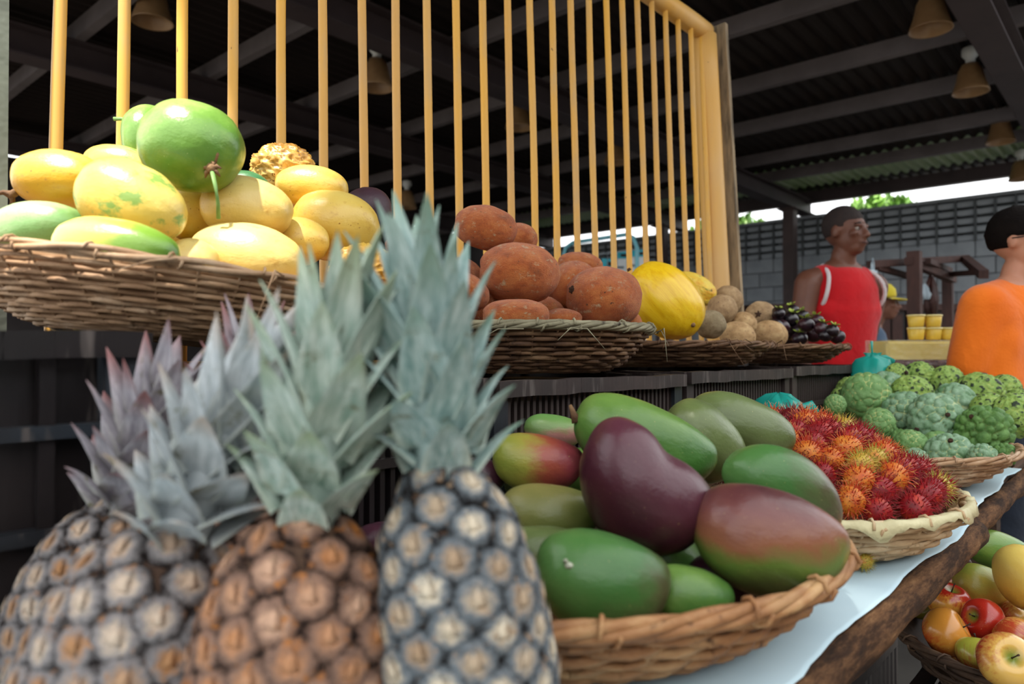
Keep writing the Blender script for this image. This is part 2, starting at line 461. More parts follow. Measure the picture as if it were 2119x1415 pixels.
# ------------------------------------------------------------------ fence of yellow rods
def cane_mat(name, a, b, c_):
    m = Mat(name, 0.5, 0.4)
    v = m.coord((1, 1, 0.25)); r = m.rnd()
    n = m.noise(22, 4, 0.6, v); n3 = m.noise(6, 2, 0.5, m.coord((1, 1, 0.3)))
    c = m.mix(m.step(n3, 0.35, 0.65), a, b)
    c = m.mix(m.math('MULTIPLY', m.step(n, 0.5, 0.75), 0.55), c, c_)
    c = m.mix(m.math('MULTIPLY', r, 0.3), c, '#b98a58')
    sp = m.step(m.noise(55, 2, 0.5, m.coord((1, 1, 0.5))), 0.75, 0.78)
    c = m.mix(sp, c, '#2a2018')
    m.color(c); m.bump(n, 0.15, 0.003); return m.m
M_rod = cane_mat('yellow_painted_cane', '#dca437', '#d0a050', '#b39a72')
M_post = cane_mat('yellow_painted_pole', '#dba544', '#d8ae6c', '#cfa061')
M_greywood = simple('weathered_wood', '#a89272', '#544a3c', 7, 0.85, stretch=(4, 4, 0.6), bump=0.3)
M_oldpost = simple('grey_green_post', '#7d8378', '#5c6158', 6, 0.9, bump=0.3)
FY = 1.20; LEAN = Vector((0.020, 0.060, 1.0))
def on_fence(px, py):
    d = FW + RT * ((px - IMW / 2) / FPX) + UP * ((IMH / 2 - py) / FPX)
    # plane y = FY + 0.06 (z - 1.1)
    k = (FY - LEAN.y * (1.1 - CAM.z) - CAM.y) / (d.y - LEAN.y * d.z)
    return CAM + d * k
fence = empty('rod_fence', (0.3, FY, 1.06), 'tall fence of slim yellow painted rods standing behind the upper baskets', 'fence')
fo = Vector(fence.location)
RODS = [(124,0,116,310),(257.6,0,254,300),(378,0,377,210),(482,0,482,258),(581,0,581,304),(667,0,670,343),(748.5,0,752.6,392),(819,0,823,484),(883,0,890.5,488),(943,0,950.5,429),(998,0,1006,422),(1050,0,1058.6,452),(1096.5,0,1108,495),(1142,0,1152.6,495),(1181,0,1194.7,495),(1218,0,1231,495),(1255,0,1269.6,495),(1287,0,1303,555),(1319,18,1337.7,550),(1349.5,37,1366,552),(1378,57,1394.6,561),(1404,74,1421,567),(1430,91,1447,569),(1452,107,1470,574)]
RAILZ = on_fence(1478, 92).z
for i, (a, b, c, d) in enumerate(RODS):
    p, q = on_fence(a, b), on_fence(c, d); dr = (p - q).normalized()
    bot = q + dr * ((1.075 - q.z) / dr.z); top = q + dr * ((RAILZ - q.z) / dr.z)
    r = 0.0092; N = 22; pts, rr = [], []
    for k in range(N + 1):
        f = k / N; P = bot.lerp(top, f)
        P = P + Vector((0.0018 * noise.noise((i * 3.1, f * 3, 0)), 0.002 * noise.noise((i * 3.1, f * 3, 9)), 0))
        pts.append(P - fo); rr.append(r * (1 + 0.06 * noise.noise((i, f * 9, 4))))
    MB().tube(pts, rr, 10).build('rod', M_rod, fence, True)
x_end = on_fence(1478, 560).x
pt = Vector((on_fence(1482, 570).x + 0.01, FY + 0.005, 1.075)); tp = pt + LEAN * (RAILZ + 0.01 - 1.075); pt = pt - LEAN * (1.075 - TZ)
rail_dir = Vector((1, 0, 0))
m = MB(); pts = []; rr = []
for k in range(30):
    f = k / 29; pts.append(Vector((-0.05 + (tp.x + 0.01 + 0.05) * f, tp.y, RAILZ + 0.028 + 0.004 * noise.noise((f * 9, 0, 0)))) - fo); rr.append(0.036 * (1 + 0.06 * noise.noise((f * 11, 3, 1))))
m.tube(pts, rr, 16).build('top_rail', M_post, fence, True)
m = MB(); pts = [pt.lerp(tp, k / 12) - fo for k in range(13)]; m.tube(pts, [0.046 * (1 + 0.05 * noise.noise((k, 7, 7))) for k in range(13)], 18).build('post', M_post, fence, True)
m = MB(); m.bar(pt + Vector((0.075, -0.012, 0)) - fo, tp + Vector((0.06, -0.012, 0.05)) - fo, 0.022, 0.10, up=(0, 1, 0)); m.build('side_plank', M_greywood, fence)
m = MB(); m.bar((-0.05 - fo.x, FY - fo.y, 1.075 - fo.z), (tp.x - fo.x, FY - fo.y, 1.075 - fo.z), 0.03, 0.03); m.build('bottom_rail', M_post, fence)
a, b = on_fence(-33, 0), on_fence(-37, 400); dr = (a - b).normalized()
m = MB(); m.bar(b - dr * ((b.z - TZ) / dr.z) - fo, a + dr * 0.3 - fo, 0.05, 0.04, up=(0, 1, 0)); m.build('end_post', M_oldpost, fence)
# ------------------------------------------------------------------ wicker baskets
def wicker(name, a, b, c_, dirt='#2a1c12'):
    m = Mat(name, 0.65, 0.35)
    n = m.noise(14, 5, 0.65, m.coord((1, 1, 3))); n2 = m.noise(60, 3, 0.6)
    c = m.ramp(n, [(0.3, a), (0.5, b), (0.68, c_)])
    c = m.mix(m.math('MULTIPLY', m.rnd(), 0.35), c, a)
    c = m.mix(m.step(n2, 0.6, 0.75), c, dirt)
    m.color(c); m.bump(n2, 0.35, 0.003); return m.m
M_wtan = wicker('tan_wicker', '#8a6a4e', '#b08e6c', '#cbb092', '#6a4c34')
M_wbrown = wicker('brown_wicker', '#4a3324', '#76573c', '#9a7a58')
M_wgrey = wicker('grey_green_wicker', '#6b6550', '#8d876c', '#aaa488')
M_wwarm = wicker('warm_wicker', '#7c5436', '#a8784e', '#c79f70', '#3d2616')
M_wpale = wicker('pale_wicker', '#a98964', '#c7aa84', '#d8c3a0', '#6e5236')
M_wdark = wicker('dark_wicker', '#2e221a', '#4b382a', '#6a5440')

def basket(name, loc, rx, ry, h, rows, stakes, sw, mats, label, seed, bottom=0.62, rim_rows=3, power=1.4, wav=0.004, bind=18, group='woven baskets of fruit on the stall', rim_h=None):
    """mats: (strand, rim, base). local z=0 at the bottom"""
    rs = random.Random(seed)
    t = empty(name, loc, label, 'basket', group)
    def prof(s):
        k = bottom + (1 - bottom) * (s ** 0.72)
        return k, 0.006 + (h - 0.006) * (s ** power)
    # woven base and inner wall
    m = MB(); pr = [(0.001, 0.004), (bottom * 0.5, 0.004), (bottom, 0.006)] + [(prof(s)[0] - 0.03, prof(s)[1]) for s in (0.25, 0.5, 0.75, 0.95)]
    m.lathe(pr, 48, top=False)
    for v in m.v: v.x *= rx; v.y *= ry
    m.build('woven_base', mats[2], t, True).modifiers.new('thick', 'SOLIDIFY').thickness = 0.003
    # stakes
    for k in range(stakes):
        a = 2 * math.pi * (k + 0.5) / stakes
        pts = []
        for i in range(7):
            q, z = prof(i / 6); q -= 0.004
            pts.append((q * rx * math.cos(a), q * ry * math.sin(a), z))
        MB().tube(pts, sw * 0.28, 5).build('stake', mats[0], t, True)
    # weavers: every row is laid in three lengths
    for r in range(rows):
        s0 = (r + 0.4) / rows
        nseg = 3; off = rs.random() * 6.28
        for g in range(nseg):
            a0 = off + g * 2 * math.pi / nseg; a1 = a0 + 2 * math.pi / nseg + 0.10
            n = int(stakes * 3 / nseg) + 2; pts = []; rad = []
            dz = rs.uniform(-0.15, 0.15) * h / rows; tw = rs.uniform(0.85, 1.15)
            for i in range(n + 1):
                f = i / n; a = a0 + (a1 - a0) * f
                q, z = prof(min(1, max(0, s0 + dz / h)))
                u = math.cos(stakes / 2 * a + (r % 2) * math.pi) * wav
                z += 0.0012 * noise.noise((a * 4, r, seed)) * (h / 0.07)
                e = min(1, f * 7, (1 - f) * 7)
                pts.append(((q * rx + u) * math.cos(a), (q * ry + u) * math.sin(a), z)); rad.append(sw * 0.5 * tw * (0.6 + 0.4 * e))
            MB().tube(pts, rad, 6, flat=0.5).build('weaver', mats[0], t, True)
    # rim: twisted bundles
    for r in range(rim_rows):
        off = rs.random() * 6.28
        for g in range(3):
            a0 = off + g * 2.094; a1 = a0 + 2.094 + 0.25; n = 40; pts = []; rad = []
            for i in range(n + 1):
                f = i / n; a = a0 + (a1 - a0) * f; ph = a * 9 + r * 2 * math.pi / rim_rows
                e = min(1, f * 6, (1 - f) * 6)
                q = 1.0; w = sw * 0.55
                pts.append(((rx + w * math.cos(ph)) * math.cos(a), (ry + w * math.cos(ph)) * math.sin(a), h + w * math.sin(ph) + 0.002 * noise.noise((a * 3, seed, r)))); rad.append(sw * 0.55 * (0.5 + 0.5 * e))
            MB().tube(pts, rad, 6).build('rim_strand', mats[1], t, True)
    for k in range(bind):
        a = 2 * math.pi * (k + rs.random() * 0.6) / bind; c, s_ = math.cos(a), math.sin(a); w = sw * 1.35
        pts = []
        for i in range(9):
            b = 2 * math.pi * i / 8; aa = a + 0.05 * i / 8
            pts.append(((rx + w * math.cos(b)) * math.cos(aa), (ry + w * math.cos(b)) * math.sin(aa), h + w * 0.95 * math.sin(b)))
        MB().tube(pts, sw * 0.22, 5).build('binding', mats[1], t, True)
    return t
def straws(parent, pts_list, mat, r=0.0012):
    for pl in pts_list:
        MB().tube(pl, [r] * (len(pl) - 1) + [r * 0.3], 5).build('loose_straw', mat, parent, True)

UY = 0.965
b1 = basket('wicker_basket', (0.44, UY, 1.112), 0.27, 0.255, 0.078, 15, 40, 0.0062, (M_wtan, M_wtan, M_wtan), 'wide tan wicker basket heaped with yellow and green passion fruit', 11, rim_rows=2, bottom=0.55)
b2 = basket('wicker_basket', (1.13, UY, 1.064), 0.262, 0.25, 0.088, 12, 36, 0.0085, (M_wbrown, M_wgrey, M_wbrown), 'brown wicker basket with grey green rim holding brown furry fruit', 12, rim_rows=5, bottom=0.6)
b3 = basket('wicker_basket', (1.72, UY, 1.068), 0.262, 0.25, 0.058, 9, 36, 0.0085, (M_wbrown, M_wbrown, M_wbrown), 'brown wicker basket holding the yellow melon and brown sapodillas', 13, bottom=0.6)
b4 = basket('wicker_basket', (2.32, UY, 1.072), 0.262, 0.25, 0.054, 9, 34, 0.0085, (M_wbrown, M_wbrown, M_wbrown), 'farthest brown wicker basket holding dark mangosteens', 14, bottom=0.6)
b5 = basket('wicker_basket', (0.712, 0.535, TZ + 0.005), 0.34, 0.30, 0.082, 11, 44, 0.0098, (M_wwarm, M_wwarm, M_wwarm), 'large warm brown wicker basket heaped with mangoes at the front', 15, rim_rows=4, bottom=0.66, wav=0.006)
b6 = basket('wicker_basket', (1.235, 0.435, TZ + 0.005), 0.255, 0.22, 0.066, 8, 32, 0.0095, (M_wpale, M_wpale, M_wpale), 'pale wicker basket with torn leaf lining full of red rambutans', 16, bottom=0.7)
b7 = basket('wicker_basket', (1.90, 0.535, TZ + 0.008), 0.33, 0.31, 0.080, 11, 40, 0.0085, (M_wtan, M_wtan, M_wtan), 'tan wicker basket heaped with green sugar apples at the table end', 17, bottom=0.62)
b8 = basket('wicker_basket', (1.615, 0.095, 0.50), 0.31, 0.31, 0.105, 9, 36, 0.009, (M_wdark, M_wdark, M_wdark), 'dark wicker basket of apples on the low level at the bottom right', 18, bottom=0.6)
b1.rotation_euler = (R(2), R(6), 0)
rs = random.Random(3)
for bk, mt, n in ((b2, M_wgrey, 6), (b3, M_wbrown, 9), (b1, M_wtan, 3), (b8, M_wdark, 7)):
    L = []
    for k in range(n):
        a = -math.pi/2 + rs.uniform(-1.0, 1.2); q = 0.27 if bk is not b8 else 0.318
        if bk is b8: a = math.pi + rs.uniform(-0.6, 0.9)
        p = Vector((q*math.cos(a), q*0.97*math.sin(a), 0.06 if bk is b3 else 0.08)); o_ = Vector((math.cos(a), math.sin(a), 0)); tt = Vector((-o_.y, o_.x, 0)) * rs.choice((-1, 1))
        ln = rs.uniform(0.03, 0.09)
        L.append([p, p + tt*ln*0.5 + o_*0.012 + Vector((0, 0, rs.uniform(-0.01, 0.01))), p + tt*ln + o_*0.016 + Vector((0, 0, rs.uniform(-0.06, 0.005)))])
    straws(bk, L, mt)
# torn pale leaf lining over the rim of the rambutan basket
def lining():
    vs, fs = [], []; n = 150
    for i in range(n):
        a = 2*math.pi*i/n
        dr = 0.002 + 0.022 * max(0, noise.noise((math.cos(a)*6, math.sin(a)*6, 0)) + 0.25) + 0.005 * noise.noise((math.cos(a)*25, math.sin(a)*25, 1))
        for r_, z_ in ((0.95, 0.060), (0.985, 0.0755), (1.025, 0.0755), (1.045, 0.070 - dr)):
            w = 0.004 * noise.noise((math.cos(a)*18, math.sin(a)*18, r_*5))
            vs.append(((0.255*r_ + w + 0.003)*math.cos(a), (0.22*r_ + w + 0.003)*math.sin(a), z_ + w))
    for i in range(n):
        j = (i+1) % n
        for k in range(3): fs.append((i*4+k, j*4+k, j*4+k+1, i*4+k+1))
    o = link('leaf_lining', mesh(vs, fs), simple('dry_leaf_lining', '#d5cda2', '#b9ae84', 14, 0.6, bump=0.4), b6); o['label'] = 'torn pale dry leaf lining'
    o.modifiers.new('t', 'SOLIDIFY').thickness = 0.001
lining()

# ------------------------------------------------------------------ fruit meshes (long axis = local X, unit half size)
def fruit_mesh(shape, seed, nu=44, nv=26, lump=0.03):
    vs, fs = [], []
    o = Vector((seed * 3.7, seed * 1.3, seed * 0.7))
    for j in range(nv + 1):
        ph = math.pi * j / nv
        for k in range(nu):
            a = 2 * math.pi * k / nu
            x = -math.cos(ph); r = max(0.0, math.sin(ph))
            if shape == 'mango':
                r = r ** 0.88 * (1 - 0.05 * x); y, z = r*math.cos(a), r*math.sin(a)*0.97
                y += 0.16 * (x * x - 0.4); x2 = x
                if x > 0.7: y += 0.25 * (x - 0.7)
                p = Vector((x2, y, z))
            elif shape == 'kidney':
                r = r ** 0.85 * (1 + 0.12 * x); y, z = r*math.cos(a), r*math.sin(a)
                y += 0.30 * (x * x - 0.35); y -= 0.13 * math.exp(-((x + 0.12) / 0.24) ** 2) * max(0, math.cos(a)) ** 1.5
                p = Vector((x, y, z))
            elif shape == 'passion':
                r = r ** 0.86 * (1 - 0.06 * x); p = Vector((x, r*math.cos(a), r*math.sin(a)))
            elif shape == 'cupu':
                r = r ** 0.9; p = Vector((x, r*math.cos(a), r*math.sin(a)))
                e = abs(x)
                if e > 0.975 and x < 0: p.x += 0.06 * (e - 0.975) / 0.025
            elif shape == 'pear':
                r = r ** 0.9 * (1 - 0.22 * x); p = Vector((x, r*math.cos(a), r*math.sin(a)))
            elif shape == 'melon':
                r = r ** 0.9 * (1 + 0.012 * math.cos(a * 10)); p = Vector((x, r*math.cos(a), r*math.sin(a)))
            elif shape == 'squash':
                r = r ** 0.8 * (1 + 0.07 * math.cos(a * 5) + 0.10*x); p = Vector((x, r*math.cos(a), r*math.sin(a)))
            else:
                p = Vector((x, r*math.cos(a), r*math.sin(a)))
            d = p.normalized()
            if shape == 'wrinkled':
                n = 0.0
                for s_, w in ((2.2, 0.11), (4.5, 0.10), (8, 0.05)):
                    n += w * (1 - 2 * abs(noise.noise(d * s_ + o + Vector((noise.noise(d*3+o),)*3) * 0.6)))
                p = p * (0.93 + n)
            else:
                p += d * lump * noise.noise(d * 1.6 + o) + d * lump * 0.35 * noise.noise(d * 4 + o)
            vs.append(p)
    for j in range(nv):
        for k in range(nu):
            l = (k + 1) % nu; fs.append((j*nu+k, j*nu+l, (j+1)*nu+l, (j+1)*nu+k))
    me = mesh(vs, fs); 
    bm = bmesh.new(); bm.from_mesh(me); bmesh.ops.remove_doubles(bm, verts=bm.verts, dist=1e-4); bmesh.ops.recalc_face_normals(bm, faces=bm.faces); bm.to_mesh(me); bm.free()
    me.polygons.foreach_set('use_smooth', [True] * len(me.polygons))
    return me

def orient(ang, lean=0.0, roll=0.0):
    """rotation whose local X lies at the image angle ang (degrees, counter-clockwise), leaning away by lean"""
    X = (RT * math.cos(R(ang)) + UP * math.sin(R(ang)) + FW * lean).normalized()
    Y = (UP * math.cos(R(ang)) - RT * math.sin(R(ang))); Y = (Y - X * Y.dot(X)).normalized()
    Z = X.cross(Y)
    M = Matrix((X, Y, Z)).transposed()
    return M @ Matrix.Rotation(R(roll), 3, 'X')
def fruit(name, px, py, w, h, ang, dep, shape, mat, label, cat, group=None, lean=0.0, roll=0.0, seed=None, thick=1.0, lump=0.03, nu=44, nv=26):
    """dep: dict(y=..)/(depth=..)/(x=..)/(z=..): the plane the middle of the fruit lies in"""
    c = W(px, py, **dep); d = depth_of(c); k = d / FPX
    me = fruit_mesh(shape, seed if seed is not None else px * 0.01 + py * 0.017, nu, nv, lump)
    t = empty(name, c, label, cat, group)
    t.rotation_mode = 'QUATERNION'; t.rotation_quaternion = orient(ang, lean, roll).to_quaternion()
    s = 1 / math.sqrt(max(0.3, 1 - lean * lean * 0.4))
    o = link('skin', me, mat, t); o.scale = (w / 2 * k * s, h / 2 * k, h / 2 * k * thick)
    t['_half'] = (w / 2 * k * s, h / 2 * k, h / 2 * k * thick)
    return t
def relax(L, near=0.008, far=0.09, allow=0.94, iters=80):
    """L: list of dicts px,py,w,h,ang,d. moves touching fruits apart in depth until they no longer run into each other"""
    for q in L: q['d0'] = q['d']
    for it in range(iters):
        moved = False
        for i, a in enumerate(L):
            for b in L[i+1:]:
                ca, cb = W(a['px'], a['py'], depth=a['d']), W(b['px'], b['py'], depth=b['d'])
                v = cb - ca; dist = v.length
                if dist > 0.3: continue
                u = v / max(dist, 1e-6); rr = 0
                for f in (a, b):
                    k = f['d'] / FPX; l = orient(f['ang']).transposed() @ u
                    rr += 1 / math.sqrt((l.x / (f['w']/2*k))**2 + (l.y / (f['h']/2*k))**2 + (l.z / (f['h']/2*k))**2)
                e = rr * allow - dist
                if e > 0.001:
                    n_, f_ = (a, b) if a['d'] < b['d'] else (b, a)
                    f_['d'] = min(f_['d'] + e * 0.4, f_['d0'] + far); n_['d'] = max(n_['d'] - e * 0.2, n_['d0'] - near); moved = True
        if not moved: break
    return L
def proj(p):
    v = Vector(p) - CAM; d = v.dot(FW)
    return IMW / 2 + FPX * v.dot(RT) / d, IMH / 2 - FPX * v.dot(UP) / d, d
PINE = [dict(px=980, py=1240, w=340, h=580, ang=0, d=0.49), dict(px=892, py=730, w=180, h=480, ang=0, d=0.49), dict(px=695, py=810, w=220, h=500, ang=0, d=0.47), dict(px=590, py=1280, w=420, h=440, ang=0, d=0.47)]
def fill(L, ctr, rx, ry, z0, zrim, r, squash=1.0, most=40, need=0.92, extra=()):
    """places for the fruits that carry the visible ones from below, inside the basket"""
    occ = list(L) + PINE + list(extra); out = []
    ex = []
    for f in L:
        k = f['d'] / FPX; ex.append((W(f['px'], f['py'], depth=f['d']), orient(f['ang']).transposed(), (f['w']/2*k, f['h']/2*k, f['h']/2*k)))
    def inside(x, y, d):
        for f in occ:
            if f['d'] < d - 0.005:
                a = R(f['ang']); dx, dy = x - f['px'], -(y - f['py'])
                u, v = dx*math.cos(a) + dy*math.sin(a), -dx*math.sin(a) + dy*math.cos(a)
                if (2*u/f['w'])**2 + (2*v/f['h'])**2 < 1: return True
        ray = W(x, y, depth=1.0) - CAM; q = CAM - Vector((ctr[0], ctr[1], 0))
        A = (ray.x/rx)**2 + (ray.y/ry)**2; B = 2*(ray.x*q.x/rx**2 + ray.y*q.y/ry**2); C_ = (q.x/rx)**2 + (q.y/ry)**2 - 1; D = B*B - 4*A*C_
        if D > 0:
            t = (-B - math.sqrt(D)) / (2*A)
            if 0 < t < d and CAM.z + ray.z*t < zrim: return True
        return x < -5 or x > IMW + 5 or y > IMH + 5 or y < -5
    rr_ = random.Random(int(ctr[0]*1000))
    layer = 0; z = z0 + r
    while z < zrim + 0.30:
        st = r * 1.95; y = ctr[1] - ry + (st/2 if layer % 2 else 0)
        while y < ctr[1] + ry:
            x = ctr[0] - rx + (st/2 if layer % 2 else 0)
            while x < ctr[0] + rx:
                p = Vector((x + rr_.uniform(-.1, .1)*r, y + rr_.uniform(-.1, .1)*r, z)); x += st
                grow = 0.50 + 0.42 * min(1, (z - z0) / max(1e-3, zrim - z0))
                if math.hypot((p.x - ctr[0])/(rx*grow), (p.y - ctr[1])/(ry*grow)) > 1 - 0.9*r/rx: continue
                above = any(math.hypot(p.x - c.x, p.y - c.y) < 1.6*r + h[1]*0.3 and c.z > p.z for c, m_, h in ex)
                if z > zrim + 0.2*r and not above: continue
                ok = True
                for c, m_, h in ex:
                    v = p - c; ds = v.length
                    if ds < 1e-4: ok = False; break
                    l = m_ @ (v/ds); ra = 1/math.sqrt((l.x/h[0])**2 + (l.y/h[1])**2 + (l.z/h[2])**2)
                    if ds < (ra + r)*0.88: ok = False; break
                if not ok or any((p - o).length < 1.75*r for o in out): continue
                X, Y, d = proj(p); rp = r*FPX/d
                pts = [(X + rp*math.cos(a), Y + rp*math.sin(a)) for a in [2*math.pi*i/16 for i in range(16)]] + [(X, Y)]
                if sum(inside(a, b, d - r) for a, b in pts) < need * len(pts): continue
                out.append(p)
                if len(out) >= most: return out
            y += st
        z += r * 1.55; layer += 1
    return out
def buried(name, pts, r, shape, mats, label, cat, group, long=1.15, seed=1):
    rr_ = random.Random(seed); me = fruit_mesh(shape, seed, 28, 18, 0.04)
    for i, p in enumerate(pts):
        t = empty(name, p, label, cat, group); t.rotation_euler = (rr_.random()*6, rr_.uniform(-.3, .3), rr_.random()*6)
        q = me.copy(); q.materials.append(mats[i % len(mats)])
        o = link('skin', q, None, t); o.scale = (r*long, r*0.98, r*0.98)
def fmat(name, stops, axis=(0, 1, 0), amt=0.35, nscale=1.6, speck=None, sscale=16, sthr=0.66, rough=0.32, coat=0.0, bump=0.09, bscale=9, blotch=None, fine=None, spec=0.5):
    m = Mat(name, rough, spec)
    v = m.tc.outputs['Object']
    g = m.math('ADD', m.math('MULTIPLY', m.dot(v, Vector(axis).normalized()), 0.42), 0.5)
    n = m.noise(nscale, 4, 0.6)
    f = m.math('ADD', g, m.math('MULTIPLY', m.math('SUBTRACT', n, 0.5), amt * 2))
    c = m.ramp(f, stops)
    if blotch:
        col, sc_, lo, hi = blotch
        c = m.mix(m.step(m.noise(sc_, 4, 0.65, m.coord(loc=(3, 1, 7))), lo, hi), c, col)
    if fine:
        c = m.mix(m.math('MULTIPLY', m.step(m.noise(28, 3, 0.6), 0.5, 0.62), 0.35), c, fine)
    if speck:
        c = m.mix(m.step(m.noise(sscale, 3, 0.6, m.coord(loc=(9, 2, 1))), sthr, sthr + 0.05), c, speck)
    m.color(c)
    if coat: m.set(Coat_Weight=coat, Coat_Roughness=0.25)
    if bump: m.bump(m.noise(bscale, 4, 0.6), bump, 0.02)
    return m.m

# ---- passion fruits in the left basket
YEL = '#d2a83a'; YEL2 = '#b98722'; CRE = '#dcc063'; GRN = '#5f8a34'; GRN2 = '#86a23e'; DGR = '#2f6a3a'; BRN = '#9a6a2c'
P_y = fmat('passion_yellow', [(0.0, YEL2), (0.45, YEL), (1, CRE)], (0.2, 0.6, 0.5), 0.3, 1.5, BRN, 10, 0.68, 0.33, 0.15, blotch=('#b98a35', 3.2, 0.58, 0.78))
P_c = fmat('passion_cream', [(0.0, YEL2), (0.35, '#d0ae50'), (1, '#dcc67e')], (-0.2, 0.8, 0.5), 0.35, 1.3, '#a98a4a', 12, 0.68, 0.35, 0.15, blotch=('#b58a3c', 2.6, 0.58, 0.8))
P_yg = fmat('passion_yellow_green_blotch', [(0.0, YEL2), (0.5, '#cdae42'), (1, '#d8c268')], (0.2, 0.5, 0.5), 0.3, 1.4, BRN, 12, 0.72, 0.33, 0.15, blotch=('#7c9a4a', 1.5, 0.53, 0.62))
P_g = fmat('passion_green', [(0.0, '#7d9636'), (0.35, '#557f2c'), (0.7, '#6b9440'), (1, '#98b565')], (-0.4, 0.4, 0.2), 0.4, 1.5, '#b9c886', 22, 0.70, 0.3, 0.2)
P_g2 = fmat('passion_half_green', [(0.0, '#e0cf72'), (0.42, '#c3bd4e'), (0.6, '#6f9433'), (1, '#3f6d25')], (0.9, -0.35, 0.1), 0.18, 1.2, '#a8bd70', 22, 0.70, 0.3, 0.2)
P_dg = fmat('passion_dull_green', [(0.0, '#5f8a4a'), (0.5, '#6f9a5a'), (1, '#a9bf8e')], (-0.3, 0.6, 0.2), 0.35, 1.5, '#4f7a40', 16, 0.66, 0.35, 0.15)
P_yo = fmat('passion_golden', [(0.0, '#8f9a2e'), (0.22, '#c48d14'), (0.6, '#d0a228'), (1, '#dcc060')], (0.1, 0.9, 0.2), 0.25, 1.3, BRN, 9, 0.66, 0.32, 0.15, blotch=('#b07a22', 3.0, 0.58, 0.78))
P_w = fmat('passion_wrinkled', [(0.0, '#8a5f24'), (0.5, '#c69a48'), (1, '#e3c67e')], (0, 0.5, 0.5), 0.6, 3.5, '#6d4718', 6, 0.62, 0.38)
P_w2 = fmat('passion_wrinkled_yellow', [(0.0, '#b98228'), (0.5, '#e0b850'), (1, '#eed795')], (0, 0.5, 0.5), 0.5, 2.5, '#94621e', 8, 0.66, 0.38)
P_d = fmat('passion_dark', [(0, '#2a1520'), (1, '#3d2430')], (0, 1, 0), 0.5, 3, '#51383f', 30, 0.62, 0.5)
M_stemG = simple('green_stem', '#7da05a', '#5f8a48', 20, 0.6)
M_calyx = simple('dry_calyx', '#8a6a45', '#5a3d26', 30, 0.8, bump=0.4)
GP = 'passion fruits heaped in the left basket'
PF = [
 ('golden passion fruit lying at the upper left of the heap', 128, 372, 192, 122, -4, 1.03, 'passion', P_yo),
 ('yellow green passion fruit peeping out behind the golden one', 250, 342, 150, 82, -8, 1.06, 'passion', P_yg),
 ('green passion fruit with a cut stem behind the topmost green one', 322, 298, 112, 160, 10, 1.06, 'passion', P_g),
 ('large green passion fruit with dry calyx on top of the heap', 399, 305, 206, 188, -12, 0.94, 'passion', P_g),
 ('yellow passion fruit with a green blotch below the topmost green one', 274, 420, 228, 166, -24, 0.90, 'passion', P_yg),
 ('dull green passion fruit against the rim at the far left', 82, 474, 190, 116, 4, 0.98, 'passion', P_dg),
 ('half yellow half green passion fruit resting on the front rim', 243, 516, 258, 128, -8, 0.825, 'passion', P_g2),
 ('yellow passion fruit deep in the heap under the topmost green one', 402, 440, 120, 120, 0, 0.98, 'passion', P_y),
 ('cream yellow passion fruit in the middle under the hanging stem', 512, 432, 186, 132, -8, 0.92, 'passion', P_c),
 ('shrivelled brown passion fruit at the back of the heap', 585, 348, 118, 92, 0, 1.04, 'wrinkled', P_w),
 ('pale yellow passion fruit in front of the shrivelled brown one', 645, 388, 150, 92, -4, 0.99, 'passion', P_y),
 ('yellow passion fruit at the right end of the heap', 694, 468, 180, 146, -6, 0.90, 'passion', P_y),
 ('dark purple fruit half hidden at the right end of the heap', 752, 446, 100, 128, -55, 1.02, 'passion', P_d),
 ('small cream passion fruit wedged between the two on the front rim', 398, 545, 110, 104, 0, 0.88, 'passion', P_c),
 ('large cream yellow passion fruit bulging over the front rim', 512, 538, 236, 152, -6, 0.84, 'passion', P_c),
 ('wrinkled yellow passion fruit behind the middle pineapple crown', 752, 566, 126, 112, 0, 0.84, 'wrinkled', P_w2),
 ('dark green passion fruit behind the cream one in the middle', 502, 390, 110, 74, 0, 1.05, 'passion', fmat('passion_deep_green', [(0, '#2f5a3a'), (1, '#3f6f46')], (0, 1, 0), 0.4)),
 ('yellow passion fruit low on the right under the pale ones', 620, 500, 120, 100, 0, 0.93, 'passion', P_y),
]
pf = {}
RX = relax([dict(px=q[1], py=q[2], w=q[3], h=q[4], ang=q[5], d=depth_of(W(q[1], q[2], y=q[6]))) for q in PF])
for (lab, px, py, w, h, ang, y, shp, mt), rx_ in zip(PF, RX):
    hi = shp == 'wrinkled'
    t = fruit('passion_fruit', px, py, w, h, ang, dict(depth=rx_['d']), shp, mt, lab, 'passion fruit', GP, roll=(px * 7) % 360 if shp != 'passion' else 0, nu=110 if hi else 48, nv=64 if hi else 28, lump=0.04)
    pf[lab] = t
pts = fill(RX, (0.44, UY), 0.27, 0.255, 1.118, 1.185, 0.046)
buried('passion_fruit', pts, 0.046, 'passion', [P_y, P_c, P_g, P_yg], 'passion fruit buried in the left heap under the visible ones', 'passion fruit', 'passion fruits buried in the left heap', seed=3)
def world_part(name, m, mat, t, smooth=True):
    """a part given in world coordinates, parented to a posed thing"""
    bpy.context.view_layer.update()
    inv = (Matrix.Translation(t.location) @ t.rotation_quaternion.to_matrix().to_4x4()).inverted()
    m.v = [inv @ v for v in m.v]
    return m.build(name, mat, t, smooth)
